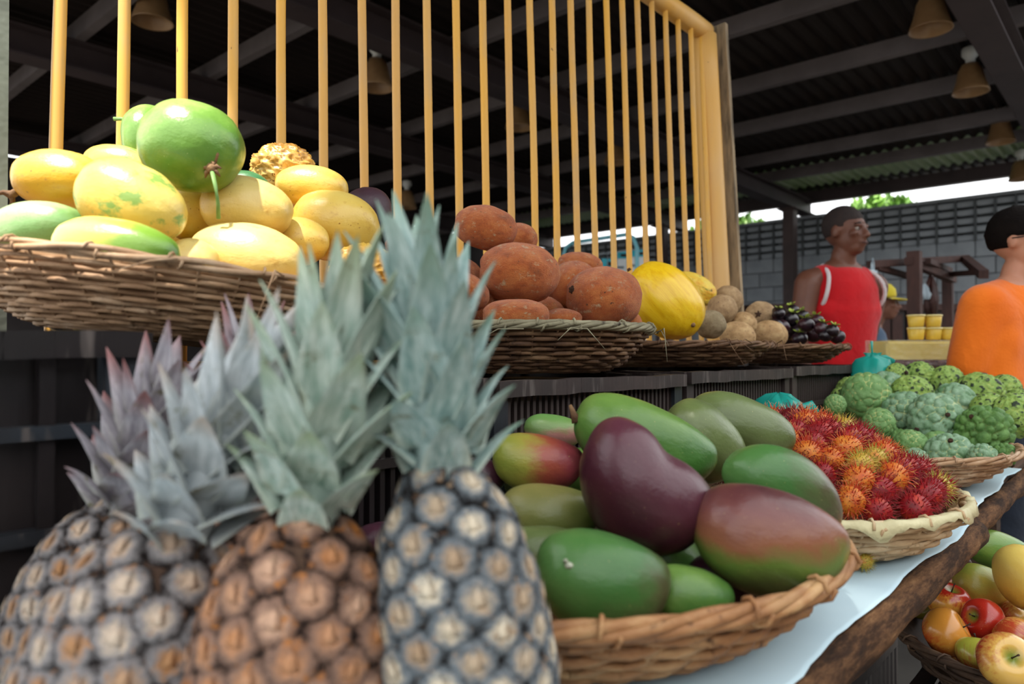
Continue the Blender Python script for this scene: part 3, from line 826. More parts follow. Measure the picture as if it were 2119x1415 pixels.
def front(px, py, t, off=0.0):
    """point on the camera side of the fruit skin at that pixel"""
    c = Vector(t.location); d = depth_of(c); hx, hy, hz = t['_half']
    q = t.rotation_quaternion.to_matrix().transposed()
    o = q @ (CAM - c); dr = q @ (W(px, py, depth=1.0) - CAM)
    s = Vector((1/hx, 1/hy, 1/hz)); o = Vector(a*b for a, b in zip(o, s)); dr = Vector(a*b for a, b in zip(dr, s))
    A, B, Cc = dr.dot(dr), 2*o.dot(dr), o.dot(o) - 1
    D = B*B - 4*A*Cc
    k = (-B - math.sqrt(max(0, D))) / (2*A) if D > 0 else -B / (2*A)
    return CAM + (W(px, py, depth=1.0) - CAM) * (k - off)
T = pf['large green passion fruit with dry calyx on top of the heap']
c0 = front(440, 350, T)
k = depth_of(c0) / FPX
m = MB(); m.ball(c0 - FW * 0.003, 0.007)
for i in range(7):
    a = 2 * math.pi * i / 7 + 0.3; dd = RT * math.cos(a) + UP * math.sin(a)
    m.tube([c0 - FW*0.002, c0 + dd * 0.008 - FW * 0.005, c0 + dd * 0.012 - FW*0.001 - UP*0.003], [0.0035, 0.003, 0.0008], 5)
world_part('calyx', m, M_calyx, T)
m = MB(); m.tube([c0, W(450, 320, depth=depth_of(c0) - 0.004), W(449, 293, depth=depth_of(c0) - 0.001)], [0.003, 0.0022, 0.0028], 7); world_part('dry_tendril', m, M_calyx, T)
m = MB(); m.tube([c0 - FW*0.004, W(446, 385, depth=depth_of(c0) - 0.014), W(451, 420, depth=depth_of(c0) - 0.010), W(452, 452, depth=depth_of(c0) - 0.002)], [0.0028, 0.0025, 0.0023, 0.0026], 8); world_part('stem', m, M_stemG, T)
T = pf['green passion fruit with a cut stem behind the topmost green one']; d = depth_of(Vector(T.location))
m = MB(); m.tube([W(283, 262, depth=d - 0.02), W(270, 252, depth=d - 0.02), W(252, 246, depth=d - 0.02), W(236, 246, depth=d - 0.02)], [0.0022, 0.002, 0.0026, 0.003], 8); world_part('stem', m, M_stemG, T)
T = pf['golden passion fruit lying at the upper left of the heap']; d = depth_of(Vector(T.location))
m = MB(); m.tube([W(36, 396, depth=d), W(22, 404, depth=d), W(6, 398, depth=d - 0.005), W(-12, 402, depth=d - 0.01)], [0.005, 0.006, 0.003, 0.002], 8); m.tube([W(24, 404, depth=d), W(26, 416, depth=d), W(20, 430, depth=d)], [0.004, 0.003, 0.003], 8); world_part('calyx', m, M_calyx, T)

# ---- brown furry fruit in the second basket
def cupu_mat(name, seed):
    m = Mat(name, 0.85, 0.15)
    v = m.coord(loc=(seed, seed * 2, 0))
    n = m.noise(2.2, 5, 0.65, v); f = m.noise(30, 4, 0.7, v)
    c = m.ramp(n, [(0.25, '#86461f'), (0.45, '#b8602c'), (0.7, '#d08044')])
    c = m.mix(m.step(m.noise(3.2, 5, 0.7, m.coord(loc=(seed * 3, 5, 1))), 0.575, 0.66), c, '#bfa07a')
    c = m.mix(m.step(m.noise(4.5, 5, 0.75, m.coord(loc=(1, seed * 5, 1))), 0.62, 0.68), c, '#4a3320')
    c = m.mix(m.math('MULTIPLY', m.step(f, 0.5, 0.65), 0.4), c, '#8a4420')
    m.color(c); m.bump(m.math('ADD', f, m.math('MULTIPLY', m.noise(9, 4, 0.7, v), 0.8)), 0.55, 0.03)
    m.set(Sheen_Weight=0.25, Sheen_Roughness=0.5)
    return m.m
CM = [cupu_mat('furry_brown_skin_%s' % 'abc'[i], i + 1.3) for i in range(3)]
GC = 'brown furry fruit in the second basket'
M_scar = simple('dark_stem_scar', '#2a170c', '#4a2d18', 40, 0.9, bump=0.6)
CUP = [
 ('brown furry fruit topmost at the back left of its basket', 1005, 471, 132, 92, -8, 0.985, 0.0),
 ('brown furry fruit showing a sliver behind the topmost one', 1078, 492, 70, 60, -20, 1.06, 0.0),
 ('large brown furry fruit with pale scuffs in the middle of its basket', 1074, 565, 170, 128, -6, 0.93, 0.0),
 ('brown furry fruit low at the rim beside the right pineapple crown', 1068, 652, 140, 68, 0, 0.86, 0.1),
 ('brown furry fruit mostly hidden by the right pineapple crown', 968, 604, 66, 94, 60, 0.97, 0.3),
 ('brown furry fruit at the back beside the yellow rods', 1200, 548, 96, 54, -6, 1.04, 0.0),
 ('brown furry fruit standing behind the roundest one', 1182, 592, 100, 112, -50, 0.99, 0.2),
 ('round brown furry fruit with a stem scar above the rim', 1250, 615, 156, 128, -4, 0.865, 0.0),
 ('brown furry fruit low in the gap between the scuffed and the round one', 1163, 660, 84, 44, 0, 0.90, 0.0),
 ('brown furry fruit peeping out right of the round one', 1302, 668, 52, 52, -30, 0.88, 0.0),
 ('brown furry fruit behind the right pineapple crown under the one near the purple fruit', 872, 572, 100, 74, 10, 1.06, 0.0),
 ('brown furry fruit low behind the right pineapple crown', 892, 640, 100, 70, -10, 1.02, 0.0),
 ('brown furry fruit behind the right pineapple crown near the dark purple fruit', 852, 512, 112, 56, -6, 1.07, 0.0),
]
RX = relax([dict(px=q[1], py=q[2], w=q[3], h=q[4], ang=q[5], d=depth_of(W(q[1], q[2], y=q[6]))) for q in CUP])
for i, (lab, px, py, w, h, ang, y, ln) in enumerate(CUP):
    t = fruit('furry_brown_fruit', px, py, w, h, ang, dict(depth=RX[i]['d']), 'cupu', CM[i % 3], lab, 'fruit', GC, lean=ln, roll=i * 47, lump=0.05, nu=56, nv=34)
    if 'scar' in lab:
        p = front(1186, 600, t); m = MB(); m.ball(p, 0.0075); 
        for q in range(7): m.ball(p + (RT*math.cos(q*0.9) + UP*math.sin(q*0.9))*0.0065 - FW*0.002, 0.0032, 8, 6)
        world_part('stem_scar', m, M_scar, t)

pts = fill(RX, (1.13, UY), 0.262, 0.25, 1.072, 1.15, 0.044, need=0.8)
buried('furry_brown_fruit', pts, 0.046, 'cupu', CM, 'brown furry fruit buried in its basket under the visible ones', 'fruit', 'brown furry fruit buried in the second basket', seed=5)

# ---- melon, squash and sapodillas in the third basket
def melon_mat():
    m = Mat('yellow_melon_skin', 0.35, 0.5)
    n = m.noise(3, 4, 0.6, m.coord((0.6, 3, 3))); c = m.ramp(n, [(0.25, '#dba50a'), (0.5, '#ecc018'), (0.75, '#f2cd2c')])
    c = m.mix(m.step(m.noise(7, 4, 0.7, m.coord((0.8, 3, 3))), 0.66, 0.72), c, '#a8740f')
    m.color(c); m.bump(m.noise(8, 4, 0.6, m.coord((0.5, 4, 4))), 0.1, 0.02); m.set(Coat_Weight=0.2); return m.m
t = fruit('yellow_melon', 1376, 622, 178, 136, -50, dict(y=0.925), 'melon', melon_mat(), 'bright yellow melon lying beside the sapodillas', 'melon', lean=-0.25, nu=60, nv=30)
p = front(1303, 560, t); m = MB(); m.tube([p, p - RT*0.004 + UP*0.006], [0.006, 0.004], 8); world_part('stem_end', m, M_scar, t)
p = front(1434, 672, t); m = MB(); m.ball(p, (0.006, 0.006, 0.006)); world_part('blossom_end', m, M_calyx, t)
def squash_mat():
    m = Mat('yellow_squash_skin', 0.4, 0.5)
    n = m.noise(1.8, 4, 0.6); c = m.ramp(n, [(0.3, '#e39a12'), (0.5, '#f0cb4a'), (0.7, '#f3d967')])
    c = m.mix(m.step(m.noise(4.5, 4, 0.75, m.coord((0.7, 1.6, 1.6))), 0.60, 0.66), c, '#4c6b2c')
    m.color(c); m.bump(m.noise(6, 3, 0.6), 0.3, 0.04); return m.m
t = fruit('yellow_squash', 1436, 596, 96, 56, -32, dict(y=1.07), 'squash', squash_mat(), 'small yellow squash with green streaks behind the melon', 'squash', lean=-0.2, seed=4)
p = front(1470, 602, t); m = MB(); m.ball(p, 0.007, 8, 6); world_part('stem_end', m, M_calyx, t)
def sap_mat(name, seed, a='#8a6e50', b='#ab8d68', c_='#c2a67e'):
    m = Mat(name, 0.7, 0.25); v = m.coord(loc=(seed, 0, seed))
    c = m.ramp(m.noise(1.8, 4, 0.6, v), [(0.3, a), (0.5, b), (0.7, c_)])
    c = m.mix(m.step(m.noise(6, 5, 0.7, v), 0.58, 0.66), c, '#7a5f4a')
    m.color(c); m.bump(m.noise(20, 4, 0.7, v), 0.3, 0.02); return m.m
SM = [sap_mat('sapodilla_skin_a', 1), sap_mat('sapodilla_skin_b', 4, '#9a7850', '#b9966a', '#cfb081'), sap_mat('sapodilla_skin_c', 8, '#75684f', '#928264', '#a8977a')]
GS = 'sapodillas in the melon basket'
SAP = [
 ('mottled greyish brown sapodilla topmost against the thick post', 1506, 622, 62, 62, 40, 1.02, 0),
 ('brown sapodilla just right of the yellow squash', 1494, 640, 60, 62, 60, 0.96, 0),
 ('olive grey round sapodilla touching the melon', 1470, 671, 62, 60, 0, 0.90, 2),
 ('pale brown sapodilla half hidden in the middle of the group', 1538, 672, 52, 56, 50, 0.92, 1),
 ('brown sapodilla with its dark star scar facing the viewer', 1574, 653, 62, 60, 0, 1.0, 0),
 ('tan sapodilla on the rim left of the pair', 1526, 695, 72, 60, -10, 0.88, 1),
 ('smooth tan sapodilla on the rim right of the pair', 1594, 692, 70, 58, -15, 0.89, 1),
 ('tan sapodilla at the right end next to the mangosteens', 1626, 680, 44, 58, 70, 0.95, 1),
]
RX = relax([dict(px=q[1], py=q[2], w=q[3], h=q[4], ang=q[5], d=depth_of(W(q[1], q[2], y=q[6]))) for q in SAP])
for i, (lab, px, py, w, h, ang, y, mi) in enumerate(SAP):
    t = fruit('sapodilla', px, py, w, h, ang, dict(depth=RX[i]['d']), 'cupu', SM[mi], lab, 'sapodilla', GS, roll=i * 31, lump=0.06)
    if 'star' in lab:
        p = front(1569, 650, t); m = MB(); m.ball(p + FW*0.002, 0.006, 10, 6)
        for q in range(5):
            dd = RT*math.cos(q*1.257+0.3) + UP*math.sin(q*1.257+0.3); m.tube([p - FW*0.001, p + dd*0.008 - FW*0.0005, p + dd*0.013 + FW*0.0015], [0.004, 0.0035, 0.001], 6)
        world_part('star_scar', m, M_scar, t)

SQ = [dict(px=1376, py=622, w=178, h=136, ang=-50, d=depth_of(W(1376, 622, y=0.925))), dict(px=1436, py=596, w=96, h=56, ang=-32, d=depth_of(W(1436, 596, y=1.07)))]
CU = [dict(px=1250, py=615, w=150, h=120, ang=-4, d=1.35)]
pts = fill(RX + SQ, (1.72, UY), 0.262, 0.25, 1.076, 1.126, 0.034, extra=CU)
buried('sapodilla', pts, 0.034, 'cupu', SM, 'brown sapodilla buried in the melon basket under the visible fruit', 'sapodilla', 'sapodillas buried in the melon basket', seed=7, long=1.05)

# ---- mangosteens in the farthest basket
M_mst = fmat('mangosteen_skin', [(0, '#120a12'), (0.6, '#1f101c'), (1, '#3f1822')], (0, 1, 0), 0.4, 1.5, '#40283a', 14, 0.66, 0.3, 0.3)
M_sep = simple('mangosteen_sepal', '#b6c65a', '#8fa544', 6, 0.5)
body = fruit_mesh('round', 2, 22, 14, 0.03); body.materials.append(M_mst)
def sepal():
    m = MB()
    m.add([(0, 0, 0.02), (0.35, -0.24, 0.10), (0.62, -0.20, 0.22), (0.78, 0, 0.32), (0.62, 0.20, 0.22), (0.35, 0.24, 0.10), (0.4, 0, 0.02)], [(0,1,6),(1,2,6),(2,3,6),(3,4,6),(4,5,6),(5,0,6)])
    return mesh(m.v, m.f)
SEP = sepal(); SEP.materials.append(M_sep)
stm = mesh(*(lambda q: (q.v, q.f))(MB().tube([(0,0,0), (0.03,0,0.25), (0.02,0.02,0.4)], [0.13, 0.11, 0.14], 7))); stm.materials.append(M_sep)
rs = random.Random(5); MLAB = []
MST = [(1612,648,22,1.06),(1635,660,30,1.02),(1660,655,26,1.08),(1668,672,30,1.0),(1652,685,30,0.93),(1682,690,36,0.88),(1708,694,26,0.9),(1733,697,28,0.88),(1655,700,28,0.86),(1700,680,28,0.97),(1690,664,26,1.06),(1640,642,24,1.1),(1722,684,26,0.97),(1628,690,26,0.93)]
for i, (px, py, w, y) in enumerate(MST):
    c = W(px, py, y=y)
    if c.x > 2.36 + 0.14 * (i % 3) / 2: c = W(px, py, x=2.36 + 0.14 * (i % 3) / 2)
    r = w / 2 * depth_of(c) / FPX * 1.12; y = c.y
    where = 'on the near rim of the farthest basket' if y < 0.92 else ('in the middle of the farthest basket' if y < 1.01 else 'at the back of the farthest basket')
    t = empty('mangosteen', c, 'green capped mangosteen ' + where, 'mangosteen', 'mangosteens ' + where)
    MLAB.append((t, px))
    t.rotation_euler = (rs.uniform(-0.35, 0.35), rs.uniform(-0.35, 0.35), rs.random() * 6)
    o = link('skin', body, None, t); o.scale = (r, r, r * 0.9)
    for q in range(4):
        s = link('sepal', SEP, None, t); s.location = (0, 0, r * 0.85); s.rotation_euler.z = q * math.pi / 2; s.scale = (r * 1.15,) * 3
    s = link('stem', stm, None, t); s.location = (0, 0, r * 0.87); s.scale = (r,) * 3

ORD = ['first', 'second', 'third', 'fourth', 'fifth', 'sixth', 'seventh', 'eighth', 'ninth', 'tenth', 'eleventh', 'twelfth', 'thirteenth', 'fourteenth', 'fifteenth', 'sixteenth', 'seventeenth', 'eighteenth', 'nineteenth', 'twentieth']
def number_labels(L):
    """things that look alike are told apart by their order from the left"""
    by = {}
    for t, px in L: by.setdefault(t['label'], []).append((px, t))
    for lab, q in by.items():
        if len(q) < 2: continue
        q.sort(key=lambda e: e[0])
        for i, (_, t) in enumerate(q):
            t['label'] = ('leftmost ' if i == 0 else 'rightmost ' if i == len(q) - 1 else ORD[i] + ' from left, ') + lab
number_labels(MLAB)
ML = [dict(px=proj(t.location)[0], py=proj(t.location)[1], w=30, h=30, ang=0, d=proj(t.location)[2]) for t, _ in MLAB]
pts = fill(ML, (2.32, UY), 0.262, 0.25, 1.08, 1.126, 0.027, extra=[dict(px=1590, py=670, w=100, h=90, ang=0, d=1.7)], most=45, need=0.85)
buried('mangosteen', pts, 0.027, 'round', [M_mst], 'dark mangosteen buried in the farthest basket under the visible ones', 'mangosteen', 'mangosteens buried in the farthest basket', seed=8, long=1.0)
# ------------------------------------------------------------------ mangoes
def mango_mat(name, stops, axis, amt=0.3, nscale=1.5, speck='#c9b77a', rough=0.33, coat=0.10, sthr=0.70):
    return fmat(name, stops, axis, amt, nscale, speck, 26, sthr, rough, coat, 0.09, 7, fine=None, spec=0.4)
G1, G2, G3 = '#4f7a3a', '#6a9448', '#3f6434'
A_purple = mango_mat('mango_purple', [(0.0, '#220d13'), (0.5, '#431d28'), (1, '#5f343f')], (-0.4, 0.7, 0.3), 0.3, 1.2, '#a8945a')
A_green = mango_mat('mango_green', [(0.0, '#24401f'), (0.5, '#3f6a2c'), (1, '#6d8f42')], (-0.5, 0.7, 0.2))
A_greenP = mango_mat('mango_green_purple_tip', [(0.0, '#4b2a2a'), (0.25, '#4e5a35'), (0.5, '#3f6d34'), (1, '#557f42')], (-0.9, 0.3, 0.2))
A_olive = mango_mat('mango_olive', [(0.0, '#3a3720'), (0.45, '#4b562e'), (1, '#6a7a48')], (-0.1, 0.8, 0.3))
A_brown = mango_mat('mango_red_green', [(0.0, '#241a14'), (0.28, '#3f4a25'), (0.42, '#5a7430'), (0.58, '#84543a'), (0.75, '#6f3f3a'), (1, '#4a282e')], (-0.35, 0.9, 0.1), 0.14)  # darkest stop paints the shadow on the lower side into the skin
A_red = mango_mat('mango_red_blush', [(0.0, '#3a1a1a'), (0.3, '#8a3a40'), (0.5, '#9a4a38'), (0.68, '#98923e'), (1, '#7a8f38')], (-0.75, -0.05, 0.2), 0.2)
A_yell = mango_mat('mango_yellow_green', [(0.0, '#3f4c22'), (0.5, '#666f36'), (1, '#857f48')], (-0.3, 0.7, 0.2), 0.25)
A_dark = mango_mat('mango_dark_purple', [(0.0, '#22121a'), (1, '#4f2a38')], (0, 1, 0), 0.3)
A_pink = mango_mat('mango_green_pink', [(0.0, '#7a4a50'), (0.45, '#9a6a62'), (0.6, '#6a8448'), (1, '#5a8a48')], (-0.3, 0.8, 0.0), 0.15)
GM = 'mangoes heaped in the front basket'
MAN = [
 ('glossy purple kidney shaped mango on top of the heap', 1328, 1006, 306, 226, -47, 0.75, 'kidney', A_purple, 0, 0.0),
 ('large green mango with a stem nub behind the purple one', 1332, 916, 306, 172, -22, 0.92, 'mango', A_green, 0, 0.0),
 ('green and brown mango squeezed behind the large green one', 1455, 915, 190, 150, -45, 1.0, 'mango', A_olive, 0, 0.1),
 ('olive green mango highest at the back right of the heap', 1532, 888, 226, 142, -20, 1.02, 'mango', A_olive, 0, 0.0),
 ('green mango with purple tip at the right side of the heap', 1622, 1012, 262, 148, -28, 0.84, 'mango', A_greenP, 180, 0.0),
 ('large red and green mango resting on the right rim', 1590, 1116, 316, 222, -16, 0.725, 'mango', A_brown, 0, 0.0),
 ('green mango with a white scar at the front beside the pineapple', 1246, 1199, 282, 204, -12, 0.655, 'mango', A_greenP, 0, 0.0),
 ('small green mango low at the front under the purple one', 1428, 1234, 178, 130, -12, 0.68, 'mango', A_green, 0, 0.0),
 ('yellow green mango left of the purple one', 1136, 1066, 206, 136, -4, 0.82, 'mango', A_yell, 0, 0.0),
 ('red blushed mango with yellow green end at the back left', 1112, 956, 190, 122, -8, 0.93, 'mango', A_red, 0, 0.0),
 ('green and pink mango at the very back left of the heap', 1146, 892, 124, 72, -8, 1.06, 'mango', A_pink, 0, 0.0),
 ('dark purple mango just right of the right pineapple shoulder', 1002, 985, 90, 76, -20, 0.95, 'mango', A_dark, 0, 0.0),
 ('dark purple mango in the gap left of the right pineapple', 838, 1046, 110, 84, 40, 0.95, 'mango', A_dark, 0, 0.0),
 ('shaded green mango deep in the heap under the purple one', 1392, 1160, 190, 130, -30, 0.80, 'mango', A_green, 0, 0.0),
 ('shaded dark mango deep in the heap under the red and green one', 1500, 1200, 150, 110, -10, 0.74, 'mango', A_dark, 0, 0.0),
 ('shaded olive mango deep in the heap behind the scarred one', 1120, 1140, 190, 110, 0, 0.76, 'mango', A_olive, 0, 0.0),
 ('dull purple mango low in the gap between the pineapples', 790, 1122, 120, 90, 10, 0.86, 'mango', A_dark, 0, 0.0),
]
mg = {}
RX = relax([dict(px=q[1], py=q[2], w=q[3], h=q[4], ang=q[5], d=q[6]) for q in MAN])
for (lab, px, py, w, h, ang, dep, shp, mt, rl, ln), rx_ in zip(MAN, RX):
    mg[lab] = fruit('mango', px, py, w, h, ang, dict(depth=rx_['d']), shp, mt, lab, 'mango', GM, roll=rl, lean=ln, lump=0.03, nu=56, nv=34)
T = mg['large green mango with a stem nub behind the purple one']; d = depth_of(Vector(T.location))
m = MB(); m.tube([W(1194, 872, depth=d - 0.01), W(1187, 856, depth=d - 0.01), W(1180, 838, depth=d - 0.012)], [0.007, 0.004, 0.002], 8); world_part('stem', m, M_calyx, T)
T = mg['green mango with a white scar at the front beside the pineapple']; p = front(1178, 1170, T); m = MB()
m.ball(p, (0.004, 0.004, 0.003)); m.ball(p + RT*0.004 - UP*0.001, 0.0025); m.ball(p + UP*0.004 - RT*0.003, 0.002); o = world_part('scar', m, simple('pale_scar', '#c9cdb8', '#5c5a44', 200, 0.7), T); o['label'] = 'pale scar'

pts = fill(RX, (0.712, 0.535), 0.34, 0.30, TZ + 0.012, TZ + 0.087, 0.044, need=0.6)
buried('mango', pts, 0.044, 'mango', [A_green, A_olive, A_dark, A_yell], 'mango buried in the front heap under the visible ones', 'mango', 'mangoes buried in the front heap', seed=9, long=1.25)

# ------------------------------------------------------------------ pineapples
def eye_mesh():
    m = MB(); n = 8
    rings = [(0.60, -0.20), (0.585, 0.0), (0.50, 0.11), (0.33, 0.16), (0.13, 0.13)]
    for r, z in rings:
        for k in range(n):
            a = 2*math.pi*(k + 0.5)/n; q = r * (1 + 0.05 * math.cos(6*a))
            m.v.append(Vector((q*math.cos(a), q*math.sin(a)*0.95, z)))
    for i in range(len(rings)-1):
        for k in range(n):
            l = (k+1) % n; m.f.append((i*n+k, i*n+l, (i+1)*n+l, (i+1)*n+k))
    m.f.append(tuple(4*n + k for k in range(n)))
    # bract: a little pointed scale rising from the lower half towards the crown
    m.add([(-0.20, -0.16, 0.13), (0.20, -0.16, 0.13), (0.09, 0.10, 0.20), (0, 0.36, 0.23), (-0.09, 0.10, 0.20), (0, -0.06, 0.21)], [(0, 1, 5), (1, 2, 5), (2, 3, 5), (3, 4, 5), (4, 0, 5), (0, 4, 3), (0, 3, 2), (0, 2, 1)])
    return m
EYE = eye_mesh()
def eye_mat(name, edge, mid, cen, hot):
    m = Mat(name, 0.75, 0.2)
    v = m.tc.outputs['Object']
    d = m.length(m.coord((1, 1, 0))); rv = m.rvec(); n = m.noise(2.4, 4, 0.7, rv); rn = m.rnd()
    n2 = m.noise(6, 4, 0.75, rv)
    f = m.math('ADD', d, m.math('MULTIPLY', m.math('SUBTRACT', n2, 0.5), 0.55))
    cc = m.mix(m.step(rn, 0.3, 1.0), cen, hot)
    c = m.ramp(f, [(0.12, '#ffffff'), (0.30, '#808080'), (0.50, '#000000')])
    c1 = m.mix(m.step(f, 0.14, 0.36), cc, mid); c = m.mix(m.step(f, 0.38, 0.56), c1, edge)
    c = m.mix(m.step(n, 0.58, 0.7), c, hot)
    m.color(c); m.bump(n2, 0.5, 0.08); return m.m
def leaf_mesh(curl, wdt, seed):
    """unit leaf: grows along +Z, bends towards +X, thin closed blade with a channel"""
    m = MB(); N = 9; C = 5
    for side in (0, 1):
        for i in range(N + 1):
            f = i / N
            w = wdt * (0.9 + 0.25 * math.sin(f * 2.2)) * max(0.0, 1 - f) ** 0.78 + 0.002
            a = curl * f * f
            x = 0.5 * a * f; z = f * (1 - 0.12 * a * a * f)
            for k in range(C):
                q = (k / (C - 1) - 0.5) * 2
                ch = -0.35 * w * (1 - q * q)          # channel: the middle sinks outwards
                th = 0.02 * (1 - 0.8 * abs(q)) * (1 - f * 0.7)
                m.v.append(Vector((x - ch * -1.0 * 0.9 + (th if side else -th), q * w * 0.5, z)))
    B = (N + 1) * C
    for i in range(N):
        for k in range(C - 1):
            a = i*C + k; m.f.append((a, a+1, a+C+1, a+C)); m.f.append((B+a, B+a+C, B+a+C+1, B+a+1))
        for k in (0, C - 1):
            a = i*C + k; q = (a, a+C, B+a+C, B+a); m.f.append(q if k == 0 else q[::-1])
    return m
LEAF = [leaf_mesh(0.08, 0.30, 1), leaf_mesh(0.15, 0.30, 2), leaf_mesh(0.30, 0.34, 3)]
def leaf_mat(name, a, b, tip):
    m = Mat(name, 0.45, 0.4)
    n = m.noise(5, 4, 0.65, m.rvec((1, 6, 0.7))); rn = m.rnd()
    c = m.mix(m.step(n, 0.35, 0.65), a, b)
    sep = m.N.new('ShaderNodeSeparateXYZ'); m.L.new(m.tc.outputs['Object'], sep.inputs[0])
    zt = m.math('ADD', sep.outputs[2], m.math('MULTIPLY', rn, 0.25))
    c = m.mix(m.math('MULTIPLY', m.step(zt, 0.78, 1.15), 0.9), c, tip)
    ed = m.step(m.math('ABSOLUTE', sep.outputs[1], 0.0), 0.085, 0.14)
    c = m.mix(m.math('MULTIPLY', ed, 0.45), c, '#d5d8c4')
    c = m.mix(m.step(m.noise(4, 5, 0.75, m.rvec()), 0.58, 0.68), c, '#6d6a48')
    m.color(c); m.bump(m.noise(40, 2, 0.5, m.coord((1, 1, 0.05))), 0.15, 0.02); return m.m
def interp(tab, d):
    for (a, u), (b, v) in zip(tab, tab[1:]):
        if d <= b:
            f = (d - a) / (b - a); f = f * f * (3 - 2 * f) * 0.4 + f * 0.6
            return u + (v - u) * f
    return tab[-1][1]
PROF = [(0, .22), (.07, .46), (.20, .73), (.40, .91), (.62, 1), (.85, .96), (.95, .84), (1.0, .6)]
M_core = simple('pineapple_groove', '#3a281e', '#58402e', 30, 0.9, bump=0.3)
def pineapple(label, top, bot, Rr, em, lm, Hc, lean_crown, seed, nleaf=36, neyes=118, spread=1.0, lw=1.0):
    rs = random.Random(seed)
    ax = (top - bot); H = ax.length; ax.normalize()
    t = empty('pineapple', bot, label, 'pineapple', 'pineapples standing in the foreground')
    t.rotation_mode = 'QUATERNION'; t.rotation_quaternion = ax.to_track_quat('Z', 'Y')
    m = MB(); pr = [(0.001, 0.0)] + [(Rr * interp(PROF, 1 - i/24) * 0.95, H * i / 24) for i in range(25)] + [(0.001, H)]
    m.lathe(pr, 30).build('core', M_core, t, True)
    # eyes: equal area spiral
    NS = 400; A = [0.0]
    for i in range(NS): A.append(A[-1] + interp(PROF, 1 - (i + .5) / NS))
    tot = A[-1]; area = 2 * math.pi * Rr * H / NS * tot; es = math.sqrt(area / neyes) * 0.98
    me = mesh(EYE.v, EYE.f); me.materials.append(em)
    ph = rs.random() * 6; i = 0
    for n in range(neyes):
        tgt = (n + 0.5) / neyes * tot
        while A[i + 1] < tgt: i += 1
        h = (i + (tgt - A[i]) / (A[i+1] - A[i])) / NS
        r = Rr * interp(PROF, 1 - h); dh = 0.01
        dr = (Rr * interp(PROF, max(0, 1 - h - dh)) - Rr * interp(PROF, min(1, 1 - h + dh))) / (2 * dh * H)
        a = ph + n * 2.399963
        rad = Vector((math.cos(a), math.sin(a), 0)); tn = Vector((-math.sin(a), math.cos(a), 0))
        up = (Vector((0, 0, 1)) + rad * dr).normalized(); nr = tn.cross(up).normalized()
        if nr.dot(rad) < 0: nr = -nr; 
        xx = up.cross(nr)
        o = link('eye', me, None, t)
        s = es * (1.12 + 0.16 * interp(PROF, 1 - h)) * rs.uniform(0.94, 1.06)
        o.matrix_local = Matrix.Translation(rad * r * 0.985 + Vector((0, 0, H * h))) @ Matrix((xx, up, nr)).transposed().to_4x4() @ Matrix.Diagonal((s * 1.04, s, s * 1.0, 1))
    # crown
    cm = MB().tube([(0, 0, H - 0.012), (lean_crown[0] * 0.3, lean_crown[1] * 0.3, H + Hc * 0.35), (lean_crown[0] * .6, lean_crown[1] * .6, H + Hc * 0.55)], [0.020, 0.014, 0.006], 10)
    cr = cm.build('crown_stalk', lm, t, True)
    lms = []
    for L in LEAF:
        q = mesh(L.v, L.f); q.materials.append(lm); lms.append(q)
    ph = rs.random() * 6
    for n in range(nleaf):
        f = n / (nleaf - 1)
        a = ph + n * 2.399963 + rs.uniform(-0.2, 0.2)
        ang = R((40 * (1 - f) ** 0.8 + 7) * spread * rs.uniform(0.85, 1.15))
        ln = Hc * (0.23 + 0.29 * math.sin(min(1, f * 1.1) * math.pi / 2)) * rs.uniform(0.88, 1.12)
        z0 = H - 0.006 + Hc * 0.53 * f ** 1.0; r0 = 0.020 * (1 - f) ** 0.7 + 0.002
        base = Vector((lean_crown[0] * 0.6 * f + r0 * math.cos(a), lean_crown[1] * 0.6 * f + r0 * math.sin(a), z0))
        o = link('leaf', lms[0 if f > 0.7 else (1 if f > 0.25 else 2)], None, t)
        wv = 0.043 * lw * (0.75 + 0.45 * math.sin(f * math.pi))
        sy = wv / (0.30 * 1.1)
        lc = Matrix.Rotation(math.atan2(lean_crown[1], lean_crown[0]), 4, 'Z') @ Matrix.Rotation(math.hypot(*lean_crown) / Hc * f, 4, 'Y') @ Matrix.Rotation(-math.atan2(lean_crown[1], lean_crown[0]), 4, 'Z')
        o.matrix_local = Matrix.Translation(base) @ lc @ Matrix.Rotation(a, 4, 'Z') @ Matrix.Rotation(ang, 4, 'Y') @ Matrix.Diagonal((min(sy, ln) , sy, ln, 1))
    return t
E1 = eye_mat('pineapple_eye_grey', '#120b08', '#747c82', '#efe0c6', '#b8997a')
E2 = eye_mat('pineapple_eye_orange', '#1c120f', '#8f7060', '#dbb093', '#c07a3c')
E3 = eye_mat('pineapple_eye_tan', '#1f1614', '#8f8a8a', '#e2cbb4', '#b9814e')
L1 = leaf_mat('pineapple_leaf_blue', '#7a9894', '#bccdc9', '#7d9a86')
L2 = leaf_mat('pineapple_leaf_pale', '#8aa396', '#cdd8cf', '#9fae88')
L3 = leaf_mat('pineapple_leaf_mauve', '#a0a9ac', '#c6ccce', '#b29a86')
L4 = leaf_mat('pineapple_leaf_purple', '#8d8890', '#b5b0b5', '#8a5450')
